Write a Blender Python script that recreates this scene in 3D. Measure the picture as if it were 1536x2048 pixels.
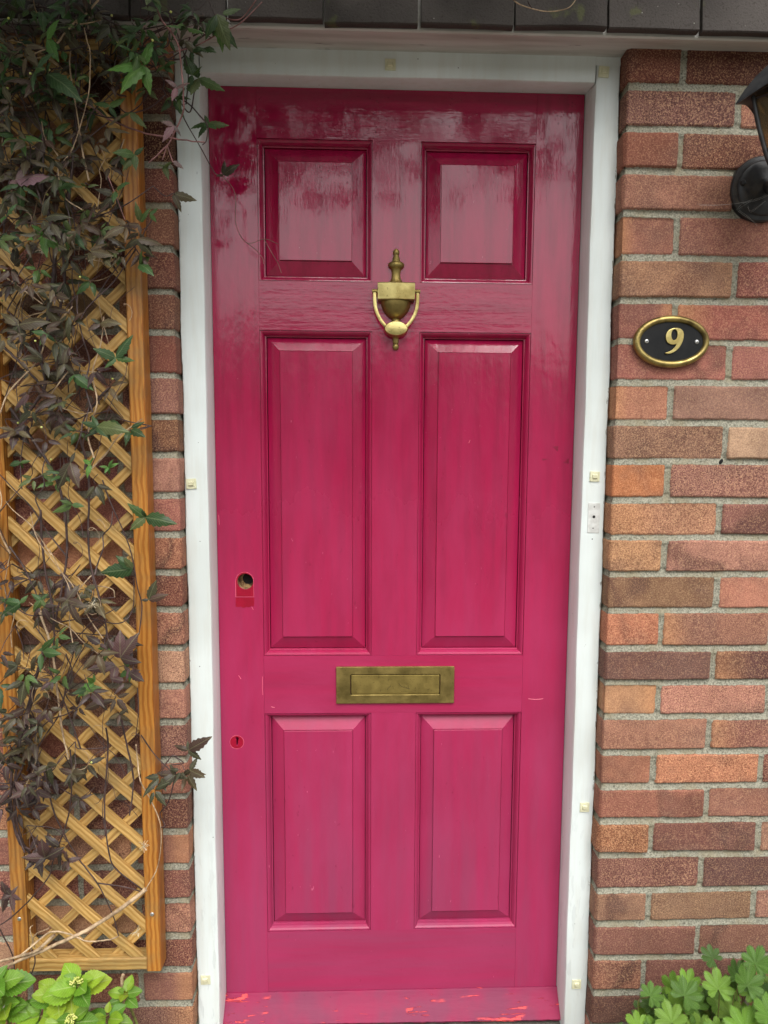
import bpy, bmesh, math, random
import numpy as np
from mathutils import Vector, Matrix
random.seed(11); np.random.seed(11)
for o in list(bpy.data.objects): bpy.data.objects.remove(o)
S=bpy.context.scene; COL=S.collection
# ---------------------------------------------------------------- camera
cd=bpy.data.cameras.new('camera'); cam=bpy.data.objects.new('camera',cd); COL.objects.link(cam)
Rv=Vector((0.9993369,-0.03589514,0.00610689)); Uv=Vector((-0.00210596,0.11045902,0.99387845)); Fv=Vector((0.03634996,0.99323227,-0.11031018))
Rv.normalize(); Fv=(Fv-Rv*Fv.dot(Rv)).normalized(); Uv=Rv.cross(Fv)
m=Matrix((Rv,Uv,-Fv)).transposed().to_4x4(); m.translation=Vector((-0.05601959,-1.44402969,1.38111668)); cam.matrix_world=m
cd.sensor_width=36; cd.sensor_fit='AUTO'; cd.lens=1493.32428/2048*36
cd.shift_x=-23.6115/2048; cd.shift_y=40.8832/2048; cd.clip_start=.02; cd.clip_end=500
S.camera=cam
S.render.resolution_x=768; S.render.resolution_y=1024
# ---------------------------------------------------------------- light
SUN_EL=math.radians(52); SUN_AZ=math.radians(8)     # azimuth measured from -Y (behind the camera) towards -X
sun_dir=Vector((math.cos(SUN_EL)*math.sin(SUN_AZ),-math.cos(SUN_EL)*math.cos(SUN_AZ),math.sin(SUN_EL)))
w=bpy.data.worlds.new('World'); S.world=w; w.use_nodes=True
nt=w.node_tree; nt.nodes.clear()
sky=nt.nodes.new('ShaderNodeTexSky'); sky.sky_type='NISHITA'; sky.sun_disc=False
sky.sun_elevation=SUN_EL; sky.sun_rotation=math.atan2(sun_dir.x,sun_dir.y); sky.air_density=1.0; sky.dust_density=4.0; sky.ozone_density=1.0
hs=nt.nodes.new('ShaderNodeHueSaturation'); hs.inputs['Saturation'].default_value=.22; hs.inputs['Value'].default_value=1.0
bg=nt.nodes.new('ShaderNodeBackground'); bg.inputs['Strength'].default_value=.15
ow=nt.nodes.new('ShaderNodeOutputWorld')
nt.links.new(sky.outputs[0],hs.inputs['Color']); nt.links.new(hs.outputs[0],bg.inputs['Color']); nt.links.new(bg.outputs[0],ow.inputs[0])
sl=bpy.data.lights.new('sun','SUN'); sl.energy=1.0; sl.angle=math.radians(35); sl.color=(1,.97,.93)
so=bpy.data.objects.new('sun',sl); COL.objects.link(so); so.rotation_euler=sun_dir.to_track_quat('Z','Y').to_euler()
S.view_settings.view_transform='Standard'; S.view_settings.look='None'; S.view_settings.gamma=1
S.view_settings.exposure=.70
S.render.engine='CYCLES'

# ---------------------------------------------------------------- materials
def lin(c):
    if max(c)>1.001: c=[v/255 for v in c]
    return tuple((v/12.92 if v<=.04045 else ((v+.055)/1.055)**2.4) for v in c[:3])+(1,)
class NT:
    def __init__(s,name):
        s.m=bpy.data.materials.new(name); s.m.use_nodes=True; s.t=s.m.node_tree
        s.b=s.t.nodes['Principled BSDF']; s._tc=None
    def n(s,t,**k):
        x=s.t.nodes.new(t)
        for a,b in k.items(): setattr(x,a,b)
        return x
    def put(s,sock,v):
        if isinstance(v,bpy.types.NodeSocket): s.t.links.new(v,sock)
        elif v is not None:
            if hasattr(sock,'default_value'):
                try: sock.default_value=v
                except Exception: sock.default_value=tuple(v)[:3]
    def tc(s,k='Object'):
        if not s._tc: s._tc=s.n('ShaderNodeTexCoord')
        return s._tc.outputs[k]
    def map(s,v,sc=(1,1,1),loc=(0,0,0)):
        x=s.n('ShaderNodeMapping'); s.put(x.inputs['Vector'],v); x.inputs['Scale'].default_value=sc; x.inputs['Location'].default_value=loc; return x.outputs[0]
    def noise(s,v,scale,detail=3,rough=.55,dist=0,out=0):
        x=s.n('ShaderNodeTexNoise'); s.put(x.inputs['Vector'],v); x.inputs['Scale'].default_value=scale; x.inputs['Detail'].default_value=detail; x.inputs['Roughness'].default_value=rough; x.inputs['Distortion'].default_value=dist; return x.outputs[out]
    def vor(s,v,scale,feature='F1',out='Distance'):
        x=s.n('ShaderNodeTexVoronoi',feature=feature); s.put(x.inputs['Vector'],v); x.inputs['Scale'].default_value=scale; return x.outputs[out]
    def ramp(s,f,lo,hi,a=0.,b=1.):
        x=s.n('ShaderNodeMapRange',clamp=True); x.interpolation_type='SMOOTHSTEP'
        s.put(x.inputs[0],f); x.inputs[1].default_value=lo; x.inputs[2].default_value=hi; x.inputs[3].default_value=a; x.inputs[4].default_value=b; return x.outputs[0]
    def mix(s,f,a,b,mode='MIX'):
        x=s.n('ShaderNodeMix',data_type='RGBA',blend_type=mode); s.put(x.inputs[0],f); s.put(x.inputs[6],a); s.put(x.inputs[7],b); return x.outputs[2]
    def math(s,op,a,b=None,c=None):
        x=s.n('ShaderNodeMath',operation=op); s.put(x.inputs[0],a); s.put(x.inputs[1],b)
        if c is not None: s.put(x.inputs[2],c)
        return x.outputs[0]
    def attr(s,name,out='Color'):
        x=s.n('ShaderNodeAttribute',attribute_name=name); return x.outputs[out]
    def sep(s,v):
        x=s.n('ShaderNodeSeparateXYZ'); s.put(x.inputs[0],v); return x.outputs
    def bump(s,h,dist,strength=1,normal=None):
        x=s.n('ShaderNodeBump'); s.put(x.inputs['Height'],h); x.inputs['Distance'].default_value=dist; x.inputs['Strength'].default_value=strength
        if normal is not None: s.put(x.inputs['Normal'],normal)
        return x.outputs[0]
    def out(s,color=None,rough=None,normal=None,metal=None,spec=None,**k):
        s.put(s.b.inputs['Base Color'],color); s.put(s.b.inputs['Roughness'],rough)
        if normal is not None: s.put(s.b.inputs['Normal'],normal)
        if metal is not None: s.put(s.b.inputs['Metallic'],metal)
        if spec is not None: s.put(s.b.inputs['Specular IOR Level'],spec)
        for a,b in k.items(): s.put(s.b.inputs[a],b)
        return s.m
M={}
def door_mat(name,vertical):
    N=NT(name); o=N.tc(); sc=(1,1,.09) if vertical else (.07,1,1)
    st=N.map(o,sc); z=N.sep(o)[2]
    big=N.noise(N.map(o,(1,1,.35) if vertical else (.35,1,1)),9,5,.6); streak=N.noise(st,55,4,.6); fine=N.noise(st,330,3,.6)
    base=lin((158,9,60)); deep=lin((132,6,47)); chalk=lin((174,46,92))
    c=N.mix(N.ramp(streak,.35,.7),base,deep)
    wear=N.ramp(z,1.75,.55)                                    # lower door chalked by rain and sun
    cf=N.math('MULTIPLY',N.math('MULTIPLY_ADD',N.ramp(big,.3,.72),.5,.42),N.math('MULTIPLY_ADD',wear,.72,.28))
    cf=N.math('MULTIPLY',cf,N.ramp(streak,.2,.75,.75,1.05))
    c=N.mix(cf,c,chalk)
    low=N.ramp(z,.95,.2); lowf=N.math('MULTIPLY',low,N.ramp(N.noise(st,20,5,.65),.35,.7)); c=N.mix(N.math('MULTIPLY',low,.30),c,lin((150,58,94))); c=N.mix(N.math('MULTIPLY',lowf,.5),c,lin((136,64,94)))
    sp=N.ramp(N.vor(o,62),.055,.03); spm=N.math('MULTIPLY',sp,N.ramp(N.noise(o,7,2),.58,.66)); c=N.mix(N.math('MULTIPLY',spm,.55),c,lin((235,150,175)))
    sc_=N.ramp(N.noise(N.map(o,(1,1,.35)),170,3),.735,.76); c=N.mix(N.math('MULTIPLY',sc_,.45),c,lin((226,120,150)))
    dk=N.ramp(N.noise(N.map(o,(1,1,.5),(2,0,3)),75,4,.6),.66,.74); c=N.mix(N.math('MULTIPLY',dk,.35),c,lin((96,6,38)))
    drop=N.ramp(N.vor(o,105),.20,.12); dm=N.math('MULTIPLY',N.math('MULTIPLY',drop,N.ramp(z,1.68,1.84)),N.ramp(N.noise(o,8,2),.46,.58)); c=N.mix(N.math('MULTIPLY',dm,.6),c,lin((96,6,40)))
    h=N.math('ADD',N.math('MULTIPLY',streak,.55),N.math('MULTIPLY',fine,.07))
    h=N.math('ADD',h,N.math('MULTIPLY',N.noise(N.map(o,(1,1,.6)),30,2),.62)); h=N.math('ADD',h,N.math('MULTIPLY',N.noise(N.map(o,(1,1,.4) if vertical else (.4,1,1)),120,2),.28))
    h=N.math('ADD',h,N.math('MULTIPLY',dm,.25))
    nrm=N.bump(h,.0012,.6)
    r=N.math('ADD',N.math('MULTIPLY',wear,.34),N.ramp(big,.3,.7,.07,.12))
    M[name]=N.out(c,r,nrm,spec=N.math('MULTIPLY_ADD',wear,-.34,.70))
door_mat('door_v',True); door_mat('door_h',False)
def wb_mat():
    N=NT('weatherboard_paint'); o=N.tc(); st=N.map(o,(.16,.8,.8))
    c=N.mix(N.ramp(N.noise(o,14,4),.3,.7),lin((146,34,74)),lin((126,48,78)))
    pk=N.noise(N.map(o,(.11,.9,.9),(3.3,0,1.7)),78,5,.65,.5); gate=N.ramp(N.noise(N.map(o,(1,1,1),(.6,0,0)),13,2),.49,.57)
    f=N.math('MULTIPLY',N.ramp(pk,.55,.57),gate); c=N.mix(N.math('MULTIPLY',f,N.ramp(N.noise(o,110,3),.3,.55,.6,1)),c,lin((228,84,84)))
    dk=N.ramp(N.noise(o,90,3),.70,.74); c=N.mix(N.math('MULTIPLY',dk,.6),c,lin((90,25,45)))
    h=N.math('SUBTRACT',N.noise(st,60,4),N.math('MULTIPLY',f,.6)); M['wb']=N.out(c,.55,N.bump(h,.0016,.9),spec=.22)
wb_mat()
def white_mat():
    N=NT('white_gloss'); o=N.tc(); st=N.map(o,(1,1,.08)); xx=N.math('ABSOLUTE',N.sep(o)[0])
    c=N.mix(N.ramp(N.noise(o,4,3),.35,.7),lin((222,230,227)),lin((208,215,211)))
    d=N.ramp(N.noise(N.map(o,(1,1,.3)),130,3,.6),.735,.76); gate=N.ramp(N.noise(o,6,2),.45,.6)
    c=N.mix(N.math('MULTIPLY',N.math('MULTIPLY',d,gate),.75),c,lin((105,108,108)))
    sp=N.ramp(N.vor(o,24),.035,.02); c=N.mix(N.math('MULTIPLY',sp,.8),c,lin((70,70,66)))
    z=N.sep(o)[2]
    gr=N.math('MULTIPLY',N.ramp(z,.75,.15),N.ramp(N.noise(N.map(o,(1.6,1,.35)),45,4),.55,.62)); c=N.mix(N.math('MULTIPLY',gr,.3),c,lin((176,182,182)))
    ed=N.ramp(xx,.4095,.4175); chip=N.ramp(N.math('ADD',N.noise(N.map(o,(1,1,.35)),85,4,.65),N.math('MULTIPLY',ed,.16)),.715,.735); c=N.mix(N.math('MULTIPLY',N.math('MULTIPLY',chip,ed),.85),c,lin((120,112,98)))
    c=N.mix(N.math('MULTIPLY',N.ramp(N.noise(N.map(o,(1,1,.12)),60,3),.42,.7),.22),c,lin((196,194,180)))
    h=N.math('ADD',N.noise(st,90,3),N.math('MULTIPLY',N.noise(o,26,2),.25))
    h=N.math('SUBTRACT',h,N.math('MULTIPLY',gr,.5))
    M['white']=N.out(c,.34,N.bump(h,.0008,.6))
white_mat()
def soffit_mat():
    N=NT('soffit_paint'); o=N.tc(); st=N.map(o,(.12,1,1))
    c=N.mix(N.ramp(N.noise(st,30,4),.35,.7),lin((204,203,196)),lin((172,170,160)))
    d=N.ramp(N.noise(st,90,4,.6),.64,.70); c=N.mix(N.math('MULTIPLY',d,.7),c,lin((80,76,68)))
    M['soffit']=N.out(c,.55,N.bump(N.noise(st,70,3),.001,.6))
soffit_mat()
def wood_mat(name,a,b,dark,rough=.5):
    N=NT(name); u=N.tc('UV')
    s1=N.map(u,(.55,1,1)); wob=N.noise(N.map(u,(1.2,6,1)),3,3,.5)
    g=N.n('ShaderNodeTexWave',wave_type='BANDS',bands_direction='Y'); N.put(g.inputs['Vector'],N.map(u,(.9,1,1))); g.inputs['Scale'].default_value=34; g.inputs['Distortion'].default_value=5; g.inputs['Detail'].default_value=3; g.inputs['Detail Scale'].default_value=.55
    f=N.noise(N.map(u,(5,160,1)),1,4,.6)
    c=N.mix(N.ramp(g.outputs['Fac'],.25,.95),a,b); c=N.mix(N.math('MULTIPLY',N.ramp(f,.45,.75),.55),c,dark)
    c=N.mix(N.math('MULTIPLY',N.ramp(wob,.4,.8),.35),c,dark)
    k=N.ramp(N.vor(N.map(u,(7,26,1)),1),.13,.06); kg=N.math('MULTIPLY',k,N.ramp(N.noise(N.map(u,(3,9,1)),1,1),.52,.6)); c=N.mix(N.math('MULTIPLY',kg,.8),c,lin((70,38,16)))
    og=N.ramp(N.noise(N.tc(),14,4),.45,.7); c=N.mix(N.math('MULTIPLY',og,.42),c,lin((120,105,70)))
    h=N.math('ADD',N.math('MULTIPLY',g.outputs['Fac'],.5),f); M[name]=N.out(c,rough,N.bump(h,.0006,.7),spec=.35)
wood_mat('rail_wood',lin((188,128,56)),lin((158,98,36)),lin((112,66,26)),.38)
wood_mat('slat_wood',lin((202,164,98)),lin((178,136,72)),lin((126,90,46)),.55)
def brick_mat():
    N=NT('brick_and_mortar'); o=N.tc(); col=N.attr('bcol'); sd=N.attr('bsd','Fac')
    n1=N.noise(o,360,3,.75); n2=N.noise(o,760,2,.6); n3=N.noise(o,60,3)
    sp=N.math('ADD',N.math('MULTIPLY',n1,.6),N.math('MULTIPLY',n2,.4))
    spk=N.attr('bspk','Fac')
    hs_=N.n('ShaderNodeHueSaturation'); N.put(hs_.inputs['Color'],col); hs_.inputs['Hue'].default_value=.504; hs_.inputs['Saturation'].default_value=.88; hs_.inputs['Value'].default_value=.84; col=hs_.outputs[0]; dk=N.mix(1.0,col,(.16,.13,.12,1),'MULTIPLY'); lt=N.mix(.55,col,lin((240,198,146)))
    c=N.mix(N.math('MULTIPLY',N.ramp(sp,.505,.56),N.math('MULTIPLY_ADD',spk,.55,.22)),col,dk)
    c=N.mix(N.math('MULTIPLY',N.ramp(sp,.475,.42),N.math('MULTIPLY_ADD',spk,.5,.30)),c,lt)
    c=N.mix(N.ramp(n3,.35,.75,0,.22),c,lin((96,58,48)))
    wf=N.ramp(N.vor(o,75),.045,.02); c=N.mix(N.math('MULTIPLY',wf,.55),c,lin((225,205,190)))
    pit=N.ramp(N.vor(N.map(o,(1,1,1),(3,1,7)),38),.05,.03); c=N.mix(N.math('MULTIPLY',pit,.8),c,lin((60,42,38)))
    mn=N.noise(o,300,3,.7); mo=N.mix(N.ramp(mn,.35,.68),lin((164,161,144)),lin((108,106,92)))
    mo=N.mix(N.ramp(N.noise(o,22,3),.45,.7,0,.6),mo,lin((140,130,104)))
    mo=N.mix(N.ramp(N.noise(o,150,2),.66,.72,0,.6),mo,lin((84,80,70)))
    e=N.math('ADD',sd,N.math('MULTIPLY',N.math('SUBTRACT',N.noise(o,190,3,.6),.5),3.2))
    f=N.ramp(e,-.35,.35); edge=N.math('MULTIPLY',N.ramp(e,-1.0,.1),N.ramp(e,1.6,.3))
    c=N.mix(N.math('MULTIPLY',edge,.38),c,lin((70,56,48)))
    c2=N.mix(f,c,mo)
    h=N.math('ADD',N.math('MULTIPLY',sp,1.0),N.math('MULTIPLY',mn,N.math('MULTIPLY',f,1.2)))
    M['brick']=N.out(c2,.92,N.bump(h,.0016,.75),spec=.2)
brick_mat()
def simple(name,col,rough,metal=0,nscale=0,col2=None,bs=0,lo=.35,hi=.65,spec=None):
    N=NT(name); o=N.tc(); c=col; nr=None
    if col2: c=N.mix(N.ramp(N.noise(o,nscale,4),lo,hi),col,col2)
    if bs: nr=N.bump(N.noise(o,nscale*2,3),bs,.6)
    M[name]=N.out(c,rough,nr,metal,spec)
def brass(name,a,b,stain,rough,dens=1.,br=.0004):
    N=NT(name); o=N.tc()
    c=N.mix(N.ramp(N.noise(o,26,4),.35,.68),a,b)
    d=N.ramp(N.noise(o,190,3,.65),.60,.68); c=N.mix(N.math('MULTIPLY',d,.55*dens),c,stain)
    s=N.ramp(N.vor(o,130),.14,.06); g=N.ramp(N.noise(o,30,2),.5,.6); c=N.mix(N.math('MULTIPLY',N.math('MULTIPLY',s,g),.85),c,stain)
    r=N.ramp(N.noise(o,40,4),.3,.7,rough,rough+.2)
    M[name]=N.out(c,r,N.bump(N.noise(o,150,3),br,.6),.92)
brass('brass',lin((206,190,126)),lin((160,142,86)),lin((88,72,36)),.27)
brass('brass_dull',lin((160,140,84)),lin((124,108,62)),lin((78,66,36)),.40,.7)
brass('brass_flap',lin((166,146,84)),lin((140,122,68)),lin((74,62,36)),.42,.9)
brass('brass_rim',lin((176,156,96)),lin((100,86,52)),lin((72,60,34)),.30,1.)
simple('black_metal',(.012,.012,.013,1),.42,0,60,(.03,.03,.03,1),.0004)
simple('plaque_black',(.003,.0035,.004,1),.5,0,50,(.008,.008,.008,1),.0002,spec=.25)
simple('steel',(.6,.6,.58,1),.35,.9)
simple('clip_plastic',lin((224,224,192)),.42,0,60,lin((208,206,172)))
simple('strike_paint',lin((214,216,212)),.45,0,90,lin((196,197,192)),.0003)
simple('dark_void',(.004,.004,.004,1),.9)
simple('hole_wood',lin((176,146,100)),.8,0,120,lin((96,70,44)),.001)
simple('red_bare',lin((158,2,44)),.28,0,50,lin((144,2,38)),.0004)
simple('red_edge',lin((226,104,128)),.5)
simple('red_dark',lin((128,4,48)),.35)
simple('stone',lin((128,122,112)),.9,0,30,lin((92,88,80)),.003)
simple('soil',lin((66,52,40)),.95,0,40,lin((40,32,26)),.01)
simple('paving',lin((118,114,106)),.9,0,12,lin((92,89,82)),.002)
simple('blocker_green',lin((60,76,42)),.95,0,2,lin((40,54,32)),.05)
simple('vine_dark',lin((78,58,54)),.6,0,80,lin((52,38,36)),.0006)
simple('vine_dry',lin((196,170,136)),.7,0,80,lin((140,116,90)),.0006)
simple('vine_pink',lin((150,104,100)),.5,0,60,lin((112,76,70)),.0003)
simple('stem_green',lin((120,130,60)),.5,0,60,lin((96,80,50)),.0003)
simple('bud',lin((222,220,140)),.5,0,300,lin((170,185,70)),.0003)
simple('seed_wool',lin((214,204,176)),.9,0,200,lin((165,150,120)))
simple('web',lin((170,170,165)),.8)
def tile_mat():
    N=NT('hung_tile'); o=N.tc(); c=N.mix(N.ramp(N.noise(o,9,4),.35,.7),lin((72,67,63)),lin((50,47,44)))
    g=N.attr('tint','Fac'); c=N.mix(g,c,lin((86,80,76)))
    c=N.mix(N.ramp(N.noise(o,320,2),.55,.7,0,.6),c,lin((50,42,38)))
    c=N.mix(N.math('MULTIPLY',N.ramp(N.vor(o,42),.05,.025),.7),c,lin((190,190,175)))
    c=N.mix(N.math('MULTIPLY',N.ramp(N.noise(o,20,4),.60,.68),.6),c,lin((92,96,60)))
    M['tile']=N.out(c,.85,N.bump(N.noise(o,260,3),.0015,.7),spec=.25)
tile_mat()
def leaf_mat(name,rough=.45,trans=.25,vein=.35,serr=0):
    N=NT(name); c=N.attr('lcol'); u=N.tc('UV'); s=N.sep(u)
    mid=N.ramp(N.math('ABSOLUTE',N.math('SUBTRACT',s[1],.5)),.05,.0)
    vv=N.math('ABSOLUTE',N.math('SUBTRACT',s[1],.5)); ph=N.math('SINE',N.math('MULTIPLY',N.math('SUBTRACT',s[0],N.math('MULTIPLY',vv,.55)),62)); vn=N.ramp(ph,.82,1.0)
    c=N.mix(N.math('MULTIPLY',N.math('MAXIMUM',mid,N.math('MULTIPLY',vn,.55)),vein),c,N.mix(.6,c,(.62,.7,.35,1)))
    c=N.mix(N.ramp(N.noise(N.tc(),60,3),.4,.75,0,.35),c,N.mix(1,c,(.5,.45,.4,1),'MULTIPLY'))
    nr=N.bump(N.math('SUBTRACT',N.noise(N.tc(),150,2),N.math('MAXIMUM',mid,vn)),.0006,.6)
    N.out(c,rough,nr,spec=.4)
    t=N.n('ShaderNodeBsdfTranslucent'); N.put(t.inputs[0],N.mix(.5,c,N.mix(1,c,(1.2,1.4,.5,1),'MULTIPLY')))
    ms=N.n('ShaderNodeMixShader'); ms.inputs[0].default_value=trans
    o=[x for x in N.t.nodes if x.type=='OUTPUT_MATERIAL'][0]
    N.t.links.new(N.b.outputs[0],ms.inputs[1]); N.t.links.new(t.outputs[0],ms.inputs[2]); N.t.links.new(ms.outputs[0],o.inputs[0])
    M[name]=N.m
leaf_mat('vine_leaf',.42,.22,.28); leaf_mat('hydrangea_leaf',.40,.25,.55); leaf_mat('geranium_leaf',.5,.25,.5)
def glass_mat():
    N=NT('amber_glass'); N.out(lin((206,184,146)),.12,N.bump(N.noise(N.tc(),60,2),.0006,.5)); N.b.inputs['Transmission Weight'].default_value=.92; N.b.inputs['IOR'].default_value=1.2
    M['glass']=N.m
glass_mat()

# ---------------------------------------------------------------- object helpers
def empty(name,loc,label,cat,group=None):
    o=bpy.data.objects.new(name,None); o.empty_display_size=.05; COL.objects.link(o); o.location=loc; tag(o,label,cat,group); return o
def tag(o,label=None,cat=None,group=None,kind=None):
    if label: o['label']=label
    if cat: o['category']=cat
    if group: o['group']=group
    if kind: o['kind']=kind
    return o
def wloc(o):
    v=Vector((0,0,0))
    while o: v+=o.location; o=o.parent
    return v
def link(name,me,mat,parent=None,smooth=None):
    if mat is not None: me.materials.append(M[mat] if isinstance(mat,str) else mat)
    o=bpy.data.objects.new(name,me); COL.objects.link(o)
    if parent is not None:
        o.parent=parent; me.transform(Matrix.Translation(-wloc(parent)))
    if smooth is not None:
        me.shade_smooth() if smooth is True else me.set_sharp_from_angle(angle=math.radians(smooth))
        if smooth is not True:
            for p in me.polygons: p.use_smooth=True
    return o
def bm_link(name,bm,mat,parent=None,smooth=None):
    bmesh.ops.recalc_face_normals(bm,faces=bm.faces)
    me=bpy.data.meshes.new(name); bm.to_mesh(me); bm.free(); return link(name,me,mat,parent,smooth)
def np_mesh(name,co,faces,nper=4):
    me=bpy.data.meshes.new(name); co=np.asarray(co,np.float32); faces=np.asarray(faces,np.int32)
    me.vertices.add(len(co)); me.vertices.foreach_set('co',co.ravel())
    nf=len(faces); me.loops.add(nf*nper); me.loops.foreach_set('vertex_index',faces.ravel())
    me.polygons.add(nf); me.polygons.foreach_set('loop_start',np.arange(nf,dtype=np.int32)*nper)
    me.update(calc_edges=True); me.validate(); return me
def bevel(bm,w,seg=2,ang=30):
    e=[x for x in bm.edges if len(x.link_faces)==2 and x.calc_face_angle(0)>math.radians(ang)]
    bmesh.ops.bevel(bm,geom=e,offset=w,segments=seg,profile=.5,affect='EDGES')
def add_box(bm,x0,x1,y0,y1,z0,z1):
    v=[bm.verts.new((x,y,z)) for x in (x0,x1) for y in (y0,y1) for z in (z0,z1)]
    for f in ((0,1,3,2),(4,6,7,5),(0,4,5,1),(2,3,7,6),(0,2,6,4),(1,5,7,3)): bm.faces.new([v[i] for i in f])
    return v
def box(name,x0,x1,y0,y1,z0,z1,mat,parent=None,bv=.0,seg=2,smooth=35):
    bm=bmesh.new(); add_box(bm,x0,x1,y0,y1,z0,z1)
    if bv: bevel(bm,bv,seg)
    return bm_link(name,bm,mat,parent,smooth if bv else None)
def lathe_bm(bm,prof,c,axis='Z',n=40,flat=1.,a0=0,a1=2*math.pi):
    """prof [(r,h)], turned about axis through c; flat squashes the Y extent"""
    full=abs(a1-a0-2*math.pi)<1e-6; k=n if full else n+1; rings=[]
    for r,h in prof:
        ring=[]
        for i in range(k):
            a=a0+(a1-a0)*i/n; x,y=r*math.cos(a),r*math.sin(a)
            p=(c[0]+x,c[1]+y*flat,c[2]+h) if axis=='Z' else (c[0]+x,c[1]+h,c[2]+y)
            ring.append(bm.verts.new(p))
        rings.append(ring)
    for a,b in zip(rings,rings[1:]):
        for i in range(n):
            j=(i+1)%k
            try: bm.faces.new((a[i],a[j],b[j],b[i]))
            except ValueError: pass
    for ring in (rings[0],rings[-1]):
        if full: bm.faces.new(ring)
def catmull(P,sub=6):
    P=[Vector(p) for p in P]
    if len(P)<3: return P
    Q=[P[0]*2-P[1]]+P+[P[-1]*2-P[-2]]; o=[]
    for i in range(1,len(Q)-2):
        for s in range(sub):
            t=s/sub; a,b,c,d=Q[i-1],Q[i],Q[i+1],Q[i+2]
            o.append(.5*((2*b)+(-a+c)*t+(2*a-5*b+4*c-d)*t*t+(-a+3*b-3*c+d)*t**3))
    o.append(P[-1]); return o
def tube_bm(bm,P,r,n=6,r1=None,wob=0,cap=True):
    r1=r if r1 is None else r1; rings=[]; up=Vector((.13,.97,.2)).normalized(); L=len(P)
    for i,p in enumerate(P):
        d=(P[min(i+1,L-1)]-P[max(i-1,0)])
        d=d.normalized() if d.length>1e-9 else Vector((0,0,1))
        a=d.cross(up); a=a.normalized() if a.length>1e-4 else d.orthogonal().normalized(); b=d.cross(a)
        rr=(r+(r1-r)*i/max(1,L-1))*(1+wob*random.uniform(-1,1))
        rings.append([bm.verts.new(p+rr*(a*math.cos(t)+b*math.sin(t))) for t in [2*math.pi*k/n for k in range(n)]])
    for a,b in zip(rings,rings[1:]):
        for i in range(n): bm.faces.new((a[i],a[(i+1)%n],b[(i+1)%n],b[i]))
    if cap: bm.faces.new(rings[0]); bm.faces.new(rings[-1][::-1])
def curve_fill(name,polys,ext,mat,parent,y,bev=0.,flip=False,smooth=30):
    """flat shape with holes: polys of (x,z); front face towards -Y at y, thickness ext"""
    cu=bpy.data.curves.new(name,'CURVE'); cu.dimensions='2D'; cu.fill_mode='BOTH'; cu.extrude=ext/2-bev; cu.bevel_depth=bev; cu.bevel_resolution=2; cu.offset=-bev
    for pl in polys:
        sp=cu.splines.new('POLY'); sp.points.add(len(pl)-1); sp.use_cyclic_u=True
        for i,(x,z) in enumerate(pl): sp.points[i].co=(x,z,0,1)
    t=bpy.data.objects.new('tmp',cu); COL.objects.link(t); dg=bpy.context.evaluated_depsgraph_get(); dg.update()
    me=bpy.data.meshes.new_from_object(t.evaluated_get(dg)); bpy.data.objects.remove(t)
    me.materials.clear()
    me.transform(Matrix.Translation((0,y+ext/2,0))@Matrix.Rotation(math.pi/2,4,'X'))
    me.name=name; return link(name,me,mat,parent,smooth)
def ell(cx,cz,rx,rz,n=48): return [(cx+rx*math.cos(2*math.pi*i/n),cz+rz*math.sin(2*math.pi*i/n)) for i in range(n)]
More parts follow.
